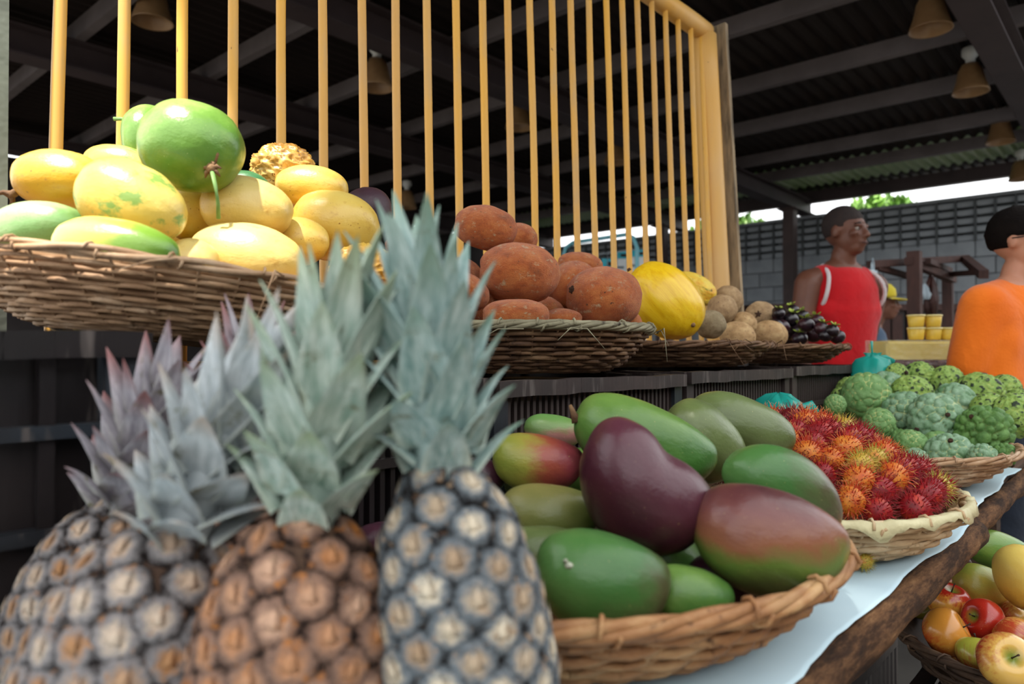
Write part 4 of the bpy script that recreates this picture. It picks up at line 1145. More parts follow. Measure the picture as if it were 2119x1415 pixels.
PD = [  # label, crown base px,py,depth ; foot px, depth ; radius
 ('pineapple with grey blue eyes standing rightmost, closest to the mangoes', (915, 962, 0.49), (990, 0.495), 0.0585, E1, L1, 0.185, (-0.012, 0.0), 21, 0.85, 1.0),
 ('orange brown pineapple with a pale green crown standing in the middle', (640, 1062, 0.475), (585, 0.485), 0.067, E2, L2, 0.185, (0.01, 0.0), 22, 0.85, 1.0),
 ('tan leaning pineapple at the left with a mauve tinged crown', (372, 1098, 0.485), (205, 0.50), 0.069, E3, L3, 0.165, (0.02, -0.01), 23, 1.02, 1.0),
 ('pineapple half hidden at the far left with a purple tipped crown', (262, 1046, 0.59), (140, 0.60), 0.062, E3, L4, 0.155, (0.01, 0.0), 24, 1.05, 0.9),
 ('shaded pineapple standing behind between the left and middle ones', (512, 1030, 0.62), (480, 0.62), 0.060, E2, L4, 0.175, (0.01, 0.01), 25, 0.9, 0.85),
]
for lab, (tx, ty, td), (bx, bd), rr, em, lm, hc, lc, sd, sp, lw in PD:
    top = W(tx, ty, depth=td)
    bot = W(bx, 1400, depth=bd); bot = Vector((bot.x, bot.y, TZ + 0.012))
    pineapple(lab, top, bot, rr, em, lm, hc, lc, sd, spread=sp, lw=lw)

# ------------------------------------------------------------------ rambutans
def ram_meshes(seed, nsp):
    rs = random.Random(seed)
    b = fruit_mesh('round', seed, 22, 14, 0.04)
    m = MB()
    for i in range(nsp):
        z = 1 - 2 * (i + 0.5) / nsp; a = i * 2.399963; r = math.sqrt(1 - z*z)
        d = Vector((r*math.cos(a), r*math.sin(a), z)); d = (d + Vector((rs.gauss(0, .06), rs.gauss(0, .06), rs.gauss(0, .06)))).normalized()
        s = d.orthogonal().normalized(); s = (s * math.cos(i) + d.cross(s) * math.sin(i * 1.7)); L = rs.uniform(0.45, 0.78); c = rs.uniform(0.15, 0.6)
        m.tube([d * 0.96, d * (0.96 + L*0.5) + s * c * 0.10, d * (0.96 + L*0.85) + s * c * 0.38, d * (0.96 + L*0.95) + s * c * 0.62], [0.045, 0.022, 0.014, 0.005], 4, cap=False)
    return b, mesh(m.v, m.f)
def ram_body(name, a, b, c_):
    m = Mat(name, 0.5, 0.4); n = m.noise(1.4, 3, 0.6)
    c = m.ramp(n, [(0.3, a), (0.5, b), (0.7, c_)]); d = m.voro(7)
    c = m.mix(m.step(d, 0.32, 0.18), c, '#5a2a12')
    m.color(c); m.bump(d, -0.5, 0.05); return m.m
def ram_sp(name, a, b, tip):
    m = Mat(name, 0.5, 0.4); r = m.length(m.tc.outputs['Object']); n = m.noise(1.5, 2, 0.5)
    c = m.mix(m.step(n, 0.4, 0.6), a, b); c = m.mix(m.step(r, 1.25, 1.5), c, tip); m.color(c); return m.m
RB = [ram_body('rambutan_red', '#6d0c14', '#951620', '#b8381f'), ram_body('rambutan_orange', '#b8431a', '#cf7226', '#d98a34'), ram_body('rambutan_crimson', '#43060f', '#640b16', '#86181c'), ram_body('rambutan_yellow', '#c9a23c', '#b8a03a', '#d07a36')]
RS = [ram_sp('spine_red', '#a3141d', '#7f0e18', '#7a1a22'), ram_sp('spine_orange', '#b02a1a', '#cf5a26', '#d99a58'), ram_sp('spine_crimson', '#6d0a16', '#8a1420', '#5f101a'), ram_sp('spine_yellow', '#a8a040', '#c9b050', '#8a7a30')]
RN = ['bright red', 'orange', 'dark crimson', 'yellowish']
RAM = []
for v in range(4):
    b, s = ram_meshes(v + 1, 150); b.materials.append(RB[v]); s.materials.append(RS[v]); RAM.append((b, s))
rs = random.Random(9); RLAB = []
def rambutan(p, r, v, label, group):
    t = empty('rambutan', p, label, 'rambutan', group)
    RLAB.append((t, (p - CAM).dot(RT) / (p - CAM).dot(FH)))
    t.rotation_euler = (rs.random()*6, rs.random()*6, rs.random()*6)
    o = link('skin', RAM[v][0], None, t); o.scale = (r, r * 0.93, r * 0.93)
    s = link('spines', RAM[v][1], None, t); s.scale = (r, r * 0.93, r * 0.93); s['kind'] = 'stuff'
BC = Vector((1.235, 0.505, 0))
RLIST = []
def heap(cx, cy, rad, z0, hh, r, back=0.0, jitter=0.15):
    """rows of balls over a rounded heap"""
    out = []; n = 0; step = r * 1.85
    y = cy - rad
    row = 0
    while y < cy + rad:
        x = cx - rad + (step / 2 if row % 2 else 0)
        while x < cx + rad:
            q = math.hypot(x - cx, y - cy) / rad
            if math.hypot((x - cx) / rad, (y - cy) / (rad * 0.85)) < 0.95:
                z = z0 + hh * (1 - q * q) + back * (y - cy)
                out.append(Vector((x + rs.uniform(-1, 1)*r*jitter, y + rs.uniform(-1, 1)*r*jitter, z + rs.uniform(-0.5, 0.5)*r*jitter)))
            x += step
        y += step * 0.87; row += 1
    return out
for p in heap(1.262, 0.440, 0.240, TZ + 0.068, 0.115, 0.0215, 0.18, 0.32):
    v = rs.choices((0, 1, 2, 3), (0.46, 0.26, 0.22, 0.06))[0]
    fr = (p - Vector((1.235, 0.44, p.z)))
    dsc = fr.dot(-RT) ; nr = -fr.dot(FH)
    where = 'at the front along the leaf lining' if nr > 0.10 else ('at the back of the rambutan heap' if nr < -0.07 else ('on the mango side of the rambutan heap' if dsc > 0.05 else ('on the right slope of the rambutan heap' if dsc < -0.06 else 'on the crown of the rambutan heap')))
    rambutan(p, 0.0215 * rs.uniform(0.92, 1.12), v, RN[v] + ' hairy rambutan ' + where, RN[v] + ' rambutans ' + where)
p = W(1788, 1160, z=TZ + 0.018); rambutan(p, 0.0115, 3, 'small dried rambutan lying alone on the pale paper', None)
for t in [o for o in SC.objects if o.get('label') == 'small dried rambutan lying alone on the pale paper']:
    if 'group' in t: del t['group']

number_labels(RLAB)
# ------------------------------------------------------------------ sugar apples
def sugar_mesh(seed, N, amp, nu=72, nv=44):
    rs = random.Random(seed)
    pts = []
    for i in range(N):
        z = 1 - 2 * (i + 0.5) / N; a = i * 2.399963; r = math.sqrt(1 - z*z); pts.append((r*math.cos(a) + rs.gauss(0, .02), r*math.sin(a) + rs.gauss(0, .02), z))
    P = np.array(pts)
    vs, fs, seam = [], [], []
    for j in range(nv + 1):
        ph = math.pi * j / nv
        for k in range(nu):
            a = 2*math.pi*k/nu
            d = np.array((math.sin(ph)*math.cos(a), math.sin(ph)*math.sin(a), -math.cos(ph)))
            q = np.sort(np.arccos(np.clip(P @ d, -1, 1)))[:2]; e = (q[1] - q[0]) * math.sqrt(N) 
            h = 1 - math.exp(-e * 1.3)
            rr = 1 - 0.05 * d[2]**2 + amp * (h - 0.5)
            vs.append(d * rr); seam.append(min(1, e / 1.6))
    for j in range(nv):
        for k in range(nu):
            l = (k+1) % nu; fs.append((j*nu+k, j*nu+l, (j+1)*nu+l, (j+1)*nu+k))
    me = mesh(vs, fs)
    at = me.attributes.new('seam', 'FLOAT', 'POINT'); at.data.foreach_set('value', seam)
    return me
def sugar_mat(name, seamc, a, b, blk=0.0):
    m = Mat(name, 0.6, 0.35)
    at = m.N.new('ShaderNodeAttribute'); at.attribute_name = 'seam'
    c = m.mix(m.step(m.noise(2.2, 4, 0.6), 0.35, 0.65), a, b)
    c = m.mix(m.step(at.outputs['Fac'], 0.32, 0.12), c, seamc)
    if blk: c = m.mix(m.math('MULTIPLY', m.step(at.outputs['Fac'], 0.75, 0.95), m.step(m.noise(3.5, 3, 0.6), 0.45, 0.55)), c, '#24301f')
    c = m.mix(m.step(m.noise(5, 5, 0.7, m.coord(loc=(4, 4, 4))), 0.66, 0.72), c, '#2a2f24')
    m.color(c); m.bump(m.noise(12, 3, 0.6), 0.2, 0.03); return m.m
SA = [(sugar_mesh(1, 90, 0.10), sugar_mat('sugar_apple_net', '#b9bf7a', '#5f8a4a', '#7fa468')),
      (sugar_mesh(2, 84, 0.17), sugar_mat('sugar_apple_scaly', '#b9c48e', '#5c8458', '#94b294')),
      (sugar_mesh(3, 110, 0.13), sugar_mat('sugar_apple_light', '#a9b862', '#7f9f4a', '#98b45e', 1.0)),
      (sugar_mesh(4, 80, 0.26), sugar_mat('sugar_apple_dark', '#5f7a3a', '#4a7038', '#68904a'))]
for me, mt in SA: me.materials.append(mt)
SAD = ['pale netted', 'grey green scaly', 'light green black dotted', 'deep green knobbly']
SUG = [(1792,822,104,1,0.62,0,'behind the rambutans on the left'),(1758,806,56,0,0.82,2,'at the far left back below the teal bag'),(1832,812,86,0,0.70,1,'beside the netted one at the back left'),(1872,858,96,0,0.58,1,'in the middle left of the heap'),
 (1903,778,62,0,0.83,2,'on the ridge at the back below the yellow block'),(1958,792,72,0,0.80,2,'highest at the back left of the orange shirt'),(1886,818,84,0,0.72,2,'on the back slope under the yellow cups'),(1937,868,110,0,0.55,1,'whose stem end faces the viewer in the middle'),
 (1978,840,96,0,0.66,1,'just right of the stem end one'),(2036,892,106,0,0.52,3,'large and upright on the right'),(2026,814,94,0,0.72,2,'at the back right near the orange shirt'),(2078,806,64,0,0.80,2,'at the far back right'),
 (2104,860,96,0,0.60,2,'cut by the right edge of the picture'),(2046,850,76,0,0.63,2,'behind the upright one'),(1966,944,98,0,0.44,1,'lowest in front above the rim'),(2034,950,64,0,0.46,1,'small and low on the right above the rim'),
 (2076,942,52,0,0.47,3,'tiny at the right rim'),(1886,918,66,0,0.50,0,'wedged low beside the rambutans'),(1893,955,56,0,0.46,1,'lowest behind the right end of the rambutans'),(1818,876,66,0,0.57,0,'peeping over the rambutan heap'),
 (1728,838,46,0,0.84,0,'at the extreme left behind the teal scrap'),(2112,826,48,0,0.76,2,'small at the back by the right edge'),(1856,775,48,0,0.88,2,'half hidden right of the teal bag'),(1740,822,44,0,0.88,2,'smallest at the far left back')]
rs = random.Random(4)
RX = relax([dict(px=q[0], py=q[1], w=q[2], h=q[2], ang=0, d=1.55 + (985 - q[1]) * 0.0027) for q in SUG], 0.03, 0.12)
for (px, py, w, _, y, v, where), rx_ in zip(SUG, RX):
    c = W(px, py, depth=rx_['d']); r = w / 2 * depth_of(c) / FPX * 0.97
    t = empty('sugar_apple', c, SAD[v] + ' sugar apple ' + where, 'sugar apple', 'sugar apples heaped at the table end')
    t.rotation_euler = (rs.random()*6, rs.random()*6, rs.random()*6)
    if 'stem end' in where and 'whose' in where: 
        t.rotation_mode = 'QUATERNION'; t.rotation_quaternion = (-FW + UP * 0.3 - RT*0.1).to_track_quat('Z', 'Y')
    o = link('skin', SA[v][0], None, t); o.scale = (r, r, r * 0.93)
    MB().lathe([(0.0, r*0.93), (0.006, r*0.93), (0.005, r*0.93 + 0.006), (0, r*0.93 + 0.007)], 8).build('stem_stub', M_scar, t)

RMO = [dict(px=1800, py=960, w=330, h=220, ang=-25, d=1.2)]
pts = fill(RX, (1.90, 0.535), 0.33, 0.31, TZ + 0.015, TZ + 0.088, 0.048, need=0.7, extra=RMO)
rs = random.Random(6)
for i, p in enumerate(pts):
    t = empty('sugar_apple', p, 'sugar apple buried in the green heap under the visible ones', 'sugar apple', 'sugar apples buried in the heap'); t.rotation_euler = (rs.random()*6, rs.random()*6, 0)
    o = link('skin', SA[i % 4][0], None, t); o.scale = (0.05, 0.05, 0.047)

# ------------------------------------------------------------------ apples and mangoes in the low basket
def apple_mesh():
    m = MB(); pr = []
    for i in range(25):
        a = math.pi * i / 24; x = max(0.0, math.sin(a)); z = -math.cos(a)
        r = x ** 0.85 * (1 + 0.10 * z); zz = z * 0.88
        if z > 0: zz -= 0.30 * math.exp(-(x / 0.28) ** 2)
        else: zz += 0.14 * math.exp(-(x / 0.22) ** 2)
        pr.append((max(r, 1e-5), zz))
    m.lathe(pr, 32)
    for v in m.v:
        a = math.atan2(v.y, v.x); k = 1 + 0.025 * math.cos(5 * a) * (1 if v.z < 0 else 0.4); v.x *= k; v.y *= k
    return mesh(m.v, m.f)
APM = apple_mesh()
def apple_mat(name, base, red, axis, amt=0.3, lo=0.4, hi=0.65):
    m = Mat(name, 0.25, 0.5)
    v = m.tc.outputs['Object']; g = m.math('ADD', m.math('MULTIPLY', m.dot(v, Vector(axis).normalized()), 0.4), 0.5)
    # streaks run from stem to blossom: noise on the direction around the axis
    s = m.noise(9, 3, 0.6, m.coord((1, 1, 0.12))); n = m.noise(1.5, 3, 0.6)
    f = m.math('ADD', g, m.math('MULTIPLY', m.math('SUBTRACT', s, 0.5), amt * 2)); f = m.math('ADD', f, m.math('MULTIPLY', m.math('SUBTRACT', n, 0.5), 0.5))
    c = m.mix(m.step(f, lo, hi), base, red)
    # green hollow round the stem
    sep = m.N.new('ShaderNodeSeparateXYZ'); m.L.new(v, sep.inputs[0]); rr = m.length(m.coord((1, 1, 0)))
    gh = m.math('MULTIPLY', m.step(rr, 0.42, 0.12), m.step(sep.outputs[2], 0.3, 0.5)); c = m.mix(gh, c, '#7f8a34')
    c = m.mix(m.step(m.noise(34, 2, 0.5), 0.70, 0.74), c, '#e6c98a')
    m.color(c); m.set(Coat_Weight=0.4, Coat_Roughness=0.2); return m.m
AP1 = apple_mat('apple_red', '#d99a3c', '#b02a1c', (0.3, 0.2, 0.3), lo=0.25, hi=0.5)
AP2 = apple_mat('apple_orange', '#cf8a34', '#bf4a20', (0.3, -0.2, -0.3), lo=0.3, hi=0.6)
AP3 = apple_mat('apple_yellow', '#e0b458', '#b8482a', (-0.6, 0.4, -0.3), lo=0.5, hi=0.85)
AP4 = apple_mat('apple_green', '#a8a83e', '#a8482a', (0.2, 0.0, -0.6), lo=0.5, hi=0.85)
M_astem = simple('apple_stem', '#4a3320', '#2e1e12', 30, 0.8)
def apple(px, py, w, dep, axis, mt, label):
    c = W(px, py, depth=dep); r = w / 2 * dep / FPX
    t = empty('apple', c, label, 'apple', 'apples in the low basket')
    ax = (RT * axis[0] + UP * axis[1] - FW * axis[2]).normalized()
    t.rotation_mode = 'QUATERNION'; t.rotation_quaternion = ax.to_track_quat('Z', 'Y')
    me = APM.copy(); me.materials.clear(); me.materials.append(mt)
    o = link('skin', me, None, t); o.scale = (r, r, r)
    MB().tube([(0, 0, r*0.5), (0.001, 0, r*0.75), (0.004, 0.001, r*1.02)], [0.0016, 0.0012, 0.0017], 6).build('stem', M_astem, t, True)
    MB().ball((0, 0, -r*0.73), (0.004, 0.004, 0.003), 8, 6).build('blossom_end', M_astem, t, True)
APP = [(1906, 1245, 68, 1.46, (-0.45, 0.1, 0.85), AP4, 'greenish apple at the far left of the low basket with its hollow facing out'),
 (1963, 1246, 84, 1.36, (0.1, 1, 0.25), AP1, 'red streaked apple standing upright behind the orange one'),
 (1958, 1309, 98, 1.24, (0.75, 0.5, 0.45), AP2, 'large orange red apple nearest the left rim of the low basket'),
 (2036, 1282, 84, 1.28, (-0.9, 0.35, 0.2), AP1, 'red streaked apple lying in the middle of the low basket'),
 (2104, 1272, 62, 1.34, (0.2, 0.8, 0.4), AP3, 'pale peach apple at the right edge below the yellow mango'),
 (2098, 1318, 84, 1.22, (0.5, -0.5, 0.7), AP3, 'pale yellow pink apple at the right edge behind the front one'),
 (2024, 1356, 84, 1.19, (0.2, 0.9, -0.4), AP4, 'plain yellow apple low between the orange and the front apple'),
 (2082, 1368, 112, 1.10, (-0.2, 0.55, 0.8), AP3, 'large yellow apple in front with its stem facing the viewer'),
 (1958, 1208, 54, 1.52, (0, 1, 0), AP1, 'dark red apple hidden at the back of the low basket')]
RX = relax([dict(px=q[0], py=q[1], w=q[2], h=q[2], ang=0, d=q[3]) for q in APP], 0.03, 0.1)
for a, q in zip(APP, RX): apple(*a[:3], q['d'], *a[4:])
B_g = mango_mat('low_mango_green', [(0.0, '#3f6a2c'), (0.5, '#55863c'), (1, '#7f9a44')], (-0.5, 0.5, 0.2), rough=0.28)
B_y = mango_mat('low_mango_yellow', [(0.0, '#b05a2c'), (0.35, '#b98a3a'), (0.6, '#a8963e'), (1, '#7f8f3a')], (-0.4, 0.8, 0.1), speck='#4a3018', rough=0.35, sthr=0.68)
B_y2 = mango_mat('low_mango_gold', [(0.0, '#a06a2a'), (0.4, '#d8b04a'), (1, '#e2c868')], (-0.2, 0.8, 0.1), speck='#4a3018', rough=0.35, sthr=0.70)
B_r = mango_mat('low_mango_rust', [(0.0, '#3f1f14'), (1, '#7a4424')], (0, 1, 0))
GL = 'mangoes in the low basket'
fruit('mango', 2062, 1136, 130, 78, -14, dict(depth=1.50), 'mango', B_g, 'green mango lying at the back of the low apple basket', 'mango', GL)
fruit('mango', 2031, 1213, 112, 90, -22, dict(depth=1.40), 'mango', B_y, 'speckled yellow orange mango in the middle of the low basket', 'mango', GL)
fruit('mango', 2116, 1190, 90, 132, 4, dict(depth=1.30), 'mango', B_y2, 'golden mango cut by the right edge in the low basket', 'mango', GL)
fruit('mango', 1972, 1165, 74, 62, -30, dict(depth=1.56), 'mango', B_r, 'shaded rust coloured mango at the back left of the low basket', 'mango', GL)
LM = [dict(px=2062, py=1136, w=130, h=78, ang=-14, d=1.50), dict(px=2031, py=1213, w=112, h=90, ang=-22, d=1.40), dict(px=2116, py=1190, w=90, h=132, ang=4, d=1.30), dict(px=1972, py=1165, w=74, h=62, ang=-30, d=1.56)]
pts = fill(RX + LM, (1.615, 0.095), 0.31, 0.31, 0.508, 0.605, 0.040, need=0.85)
for i, p in enumerate(pts):
    t = empty('apple', p, 'apple out of the picture or buried in the low basket', 'apple', 'apples buried in the low basket'); t.rotation_euler = (i * 1.3, i * 0.7, i)
    me = APM.copy(); me.materials.clear(); me.materials.append((AP1, AP2, AP3, AP4)[i % 4]); o = link('skin', me, None, t); o.scale = (0.040,) * 3
    MB().tube([(0, 0, 0.020), (0.001, 0, 0.03), (0.004, 0.001, 0.041)], [0.0016, 0.0012, 0.0017], 6).build('stem', M_astem, t, True)
# ------------------------------------------------------------------ under the table: low platform and crates
M_greyc = plastic('grey_plastic', '#6a6563', '#524d4b', 0.6)
def slot_crate(x0, x1, y0, y1, z0, z1, label, mat):
    t = empty('slotted_crate', ((x0+x1)/2, (y0+y1)/2, z0), label, 'crate', 'grey crates under the table')
    hx, hy, h = (x1-x0)/2, (y1-y0)/2, z1-z0
    MB().box((-hx+.01, -hy+.01, 0), (hx-.01, hy-.01, 0.012)).build('floor_panel', mat, t)
    for zz, w in ((h - 0.02, 0.04), (h*0.45, 0.03), (0.02, 0.04)):
        m = MB(); m.bar((-hx, -hy, zz), (hx, -hy, zz), 0.012, w); m.bar((-hx, hy, zz), (hx, hy, zz), 0.012, w); m.bar((-hx, -hy, zz), (-hx, hy, zz), 0.012, w); m.bar((hx, -hy, zz), (hx, hy, zz), 0.012, w)
        m.build('band', mat, t)
    sl = mesh(*(lambda q: (q.v, q.f))(MB().box((-0.007, -0.004, 0.0), (0.007, 0.004, h))), smooth=False); sl.materials.append(mat)
    n = int(2*hx/0.03)
    for i in range(n+1):
        for sy in (-1, 1):
            o = link('slat', sl, None, t); o.location = (-hx + 2*hx*i/n, sy*hy, 0)
    n = int(2*hy/0.03)
    for i in range(1, n):
        for sx in (-1, 1):
            o = link('slat', sl, None, t); o.location = (sx*hx, -hy + 2*hy*i/n, 0); o.rotation_euler.z = math.pi/2
slot_crate(1.28, 1.84, 0.46, 0.86, 0.10, 0.48, 'grey slotted crate in the dark under the table behind the apple basket', M_greyc)
slot_crate(0.68, 1.24, 0.46, 0.86, 0.10, 0.48, 'grey slotted crate in the dark under the table below the mango basket', M_greyc)
crate(1.33, 1.90, -0.16, 0.34, 0.0, 0.498, 0.03, 2, 'dark crate standing on the floor under the apple basket', M_black2, M_black2, group='crates on the floor')
pl = empty('floor_pallet', (1.26, 0.66, 0), 'low wooden pallet in the dark carrying the grey crates', 'pallet')
for k in range(5): MB().box((-0.62, -0.22 + k*0.10, 0.075), (0.62, -0.14 + k*0.10, 0.098)).build('board', M_plank, pl)
for x in (-0.55, 0, 0.55): MB().box((x-0.04, -0.22, 0), (x+0.04, 0.26, 0.075)).build('bearer', M_plank, pl)

# ------------------------------------------------------------------ teal plastic bags
def bag_mat(name, a, alpha=0.35):
    m = Mat(name, 0.25, 0.5); m.color(a)
    t = m.N.new('ShaderNodeBsdfTranslucent'); t.inputs[0].default_value = srgb(a)
    mx = m.N.new('ShaderNodeMixShader'); mx.inputs[0].default_value = alpha
    m.L.new(m.b.outputs[0], mx.inputs[1]); m.L.new(t.outputs[0], mx.inputs[2]); m.L.new(mx.outputs[0], m.N['Material Output'].inputs[0])
    return m.m
M_teal = bag_mat('teal_plastic_film', '#2fb5a6'); M_wbag = bag_mat('white_plastic_film', '#cfe0ea')
def bag(name, loc, prof, n, label, mat, seed, crumple=0.012, tip=None, cat='plastic bag', group=None, sq=(1, 1)):
    t = empty(name, loc, label, cat, group)
    m = MB(); N = 36
    vs, fs = [], []
    for i, (r, z) in enumerate(prof):
        for k in range(N):
            a = 2*math.pi*k/N
            d = Vector((math.cos(a), math.sin(a), z*22)); fold = 1 - 2*abs(noise.noise(d*1.7 + Vector((seed, seed, 0)))); f2 = 1 - 2*abs(noise.noise(d*3.7 + Vector((seed, 2, 0))))
            q = r + crumple * (fold - 0.5) * min(1, r/0.02) + crumple*0.4*(f2 - .5)*min(1, r/0.02)
            vs.append(Vector((q*math.cos(a)*sq[0], q*math.sin(a)*sq[1], z + crumple*0.4*(fold - 0.5))))
    for i in range(len(prof)-1):
        for k in range(N):
            l = (k+1) % N; fs.append((i*N+k, i*N+l, (i+1)*N+l, (i+1)*N+k))
    fs.append(tuple(range(N))[::-1])
    link('film', mesh(vs, fs, True), mat, t)
    for pts, rad, fl in (tip or []):
        MB().tube(pts, rad, 8, flat=fl).build('knot_end', mat, t, True)
    return t
p = W(1806, 810, depth=2.25); k = depth_of(p)/FPX
s = 1.0
bag('plastic_bag', p - Vector((0, 0, 0.0)), [(0.062*s, 0.0), (0.072, 0.02), (0.066, 0.05), (0.058, 0.075), (0.045, 0.098), (0.016, 0.108), (0.020, 0.118)], 36, 'filled teal plastic bag tied at the top behind the sugar apples', M_teal, 3, 0.012,
    tip=[([(0.0, 0, 0.105), (-0.004, 0, 0.13), (-0.006, 0.0, 0.155)], [0.008, 0.006, 0.009], 0.4), ([(0.0, 0, 0.105), (0.03, -0.03, 0.105), (0.05, -0.045, 0.088)], [0.007, 0.008, 0.013], 0.5)])
p = W(1612, 868, y=0.66)
bag('plastic_bag', p, [(0.05, -0.03), (0.062, 0.0), (0.058, 0.022), (0.04, 0.042), (0.018, 0.056), (0.004, 0.060)], 36, 'crumpled teal plastic bag between the mangoes and the rambutans', M_teal, 9, 0.02,
    tip=[([(0.03, -0.03, 0.02), (0.055, -0.055, 0.028), (0.07, -0.065, 0.015)], [0.012, 0.016, 0.006], 0.4)])
p = W(1722, 828, y=0.72)
t = empty('plastic_scrap', p, 'small teal scrap of plastic film behind the rambutans', 'plastic scrap')
m = MB(); vs = []
for i in range(9):
    for j in range(4):
        f = i/8; q = (j/3 - .5); P = RT*(-0.03 + 0.062*f) + UP*(-0.014 + 0.022*f + q*0.018*(1 - abs(f-.6))) - FW*(0.008*noise.noise((i*.6, j*.8, 2)))
        vs.append(P)
link('film', mesh(vs, [(i*4+j, i*4+4+j, i*4+5+j, i*4+1+j) for i in range(8) for j in range(3)]), M_teal, t).modifiers.new('t', 'SOLIDIFY').thickness = 0.001

# ------------------------------------------------------------------ background stall
M_dwood = simple('dark_red_wood', '#4a2c24', '#341d18', 6, 0.7, stretch=(3, 3, 1), bump=0.2)
M_dcounter = simple('dark_counter', '#2c2220', '#201816', 4, 0.7)
st = empty('stall_counter', (3.55, 0.75, 0), 'dark wooden stall counter beyond the sugar apples carrying the yellow block', 'counter')
MB().box((-0.42, -0.16, 1.02), (0.75, 0.16, 1.06)).build('counter_top', M_dwood, st)
for x in (-0.38, 0.70):
    for y in (-0.12, 0.12): MB().box((x-0.03, y-0.03, 0), (x+0.03, y+0.03, 1.02)).build('leg', M_dwood, st)
MB().box((-0.38, 0.12, 0.3), (0.70, 0.14, 1.02)).build('back_panel', M_dcounter, st)
M_foil = simple('silver_foil', '#c9c9cc', '#8f8f94', 20, 0.25, bump=0.5); M_foil.node_tree.nodes['Principled BSDF'].inputs['Metallic'].default_value = 0.8
M_block_y = simple('yellow_corn_block', '#e2c94a', '#d8bb3c', 5, 0.5)
c = W(1897, 752, depth=3.02)
tr = empty('foil_tray', c, 'silver foil tray under the wrapped yellow block', 'tray'); tr.rotation_euler.z = YAW - math.pi/2
zoff = 1.06 - c.z
MB().box((-0.19, -0.10, zoff), (0.17, 0.10, zoff + 0.012)).build('tray_floor', M_foil, tr)
m = MB(); m.bar((-0.19, -0.10, zoff+0.012), (0.17, -0.10, zoff+0.012), 0.008, 0.02); m.bar((-0.19, 0.10, zoff+0.012), (0.17, 0.10, zoff+0.012), 0.008, 0.02); m.bar((-0.19, -0.10, zoff+0.012), (-0.19, 0.10, zoff+0.012), 0.008, 0.02); m.bar((0.17, -0.10, zoff+0.012), (0.17, 0.10, zoff+0.012), 0.008, 0.02); m.build('tray_wall', M_foil, tr)
yb = empty('yellow_block', Vector((c.x, c.y, 1.073)), 'large yellow block wrapped in shiny film on the far counter', 'food block'); yb.rotation_euler.z = YAW - math.pi/2
bm = bmesh.new(); bmesh.ops.create_cube(bm, size=1); bmesh.ops.scale(bm, vec=(0.315, 0.16, 0.085), verts=bm.verts); bmesh.ops.translate(bm, vec=(-0.005, 0, 0.0425), verts=bm.verts); bmesh.ops.bevel(bm, geom=bm.edges[:], offset=0.01, segments=3, affect='EDGES')
me = bpy.data.meshes.new('m'); bm.to_mesh(me); bm.free(); link('block', me, M_block_y, yb)
def film_mat():
    m = Mat('cling_film', 0.12, 0.6); m.color('#f3f0e0'); m.set(Transmission_Weight=0.0)
    g = m.N.new('ShaderNodeBsdfTransparent'); mx = m.N.new('ShaderNodeMixShader'); mx.inputs[0].default_value = 0.75
    m.bump(m.noise(9, 4, 0.7, dist=1.5), 1.0, 0.05)
    m.L.new(m.b.outputs[0], mx.inputs[1]); m.L.new(g.outputs[0], mx.inputs[2]); m.L.new(mx.outputs[0], m.N['Material Output'].inputs[0]); return m.m
m = MB(); m.box((-0.17, -0.086, 0.0), (0.16, 0.086, 0.089)); o = m.build('film', film_mat(), yb)
M_cup = simple('yellow_cup', '#e0bf4a', '#d2ac3a', 5, 0.4); M_lid = simple('pale_cup_lid', '#e9dc9c', '#d9c880', 5, 0.35)
def cup(px, z, label, s=1.0):
    p = W(px, 700, depth=3.03); t = empty('lidded_cup', Vector((p.x, p.y, z)), label, 'cup', 'yellow cups stacked on the far counter')
    MB().lathe([(0.026*s, 0), (0.028*s, 0.004), (0.033*s, 0.044), (0.032*s, 0.045), (0, 0.045)], 24).build('body', M_cup, t, True)
    MB().lathe([(0.0355*s, 0.045), (0.0355*s, 0.051), (0.031*s, 0.052), (0.030*s, 0.050), (0, 0.050)], 24).build('lid', M_lid, t, True)
for px, n_ in ((1896, 'left'), (1931, 'right')):
    cup(px, 1.163, 'lower yellow lidded cup of the %s stack on the far counter' % n_); cup(px, 1.216, 'upper yellow lidded cup of the %s stack on the far counter' % n_)
cup(1962, 1.163, 'single yellow cup right of the two stacks')

# dark wooden rack behind the counter
def Q(px, py, d): return W(px, py, depth=d)
rk = empty('wooden_rack', Vector((Q(1892, 600, 4.6).x, Q(1892, 600, 4.6).y, 0)), 'dark wooden rack with an open beam frame behind the yellow cups', 'rack')
ro = Vector(rk.location)
def rb(name, a, b, w, h): MB().bar(a - ro, b - ro, w, h).build(name, M_dwood, rk)
A, Bq, Cq, D = Q(1800, 547, 4.6), Q(1996, 535, 5.05), Q(2036, 568, 4.3), Q(1960, 566, 5.6)
zr = A.z
pa = Q(1892, 540, 4.62); pb = Q(1961, 575, 5.3)
MB().bar(Vector((pa.x, pa.y, 0)) - ro, Vector((pa.x, pa.y, pa.z + 0.06)) - ro, 0.075, 0.075, up=(0, 1, 0)).build('post', M_dwood, rk)
MB().bar(Vector((pb.x, pb.y, 0)) - ro, Vector((pb.x, pb.y, pb.z)) - ro, 0.065, 0.065, up=(0, 1, 0)).build('post', M_dwood, rk)
rb('beam', A, Bq, 0.05, 0.045); rb('beam', Bq, Cq + Vector((0, 0, 0)), 0.05, 0.05); rb('beam', Q(1958, 568, 5.3), Q(2030, 563, 4.4), 0.04, 0.035)
rb('brace', Q(1880, 540, 4.6), Q(1972, 578, 5.2), 0.05, 0.05); rb('brace', Q(1815, 553, 4.62), Q(1890, 574, 5.0), 0.035, 0.035); rb('brace', Q(1920, 540, 4.7), Q(1966, 560, 5.3), 0.035, 0.035)
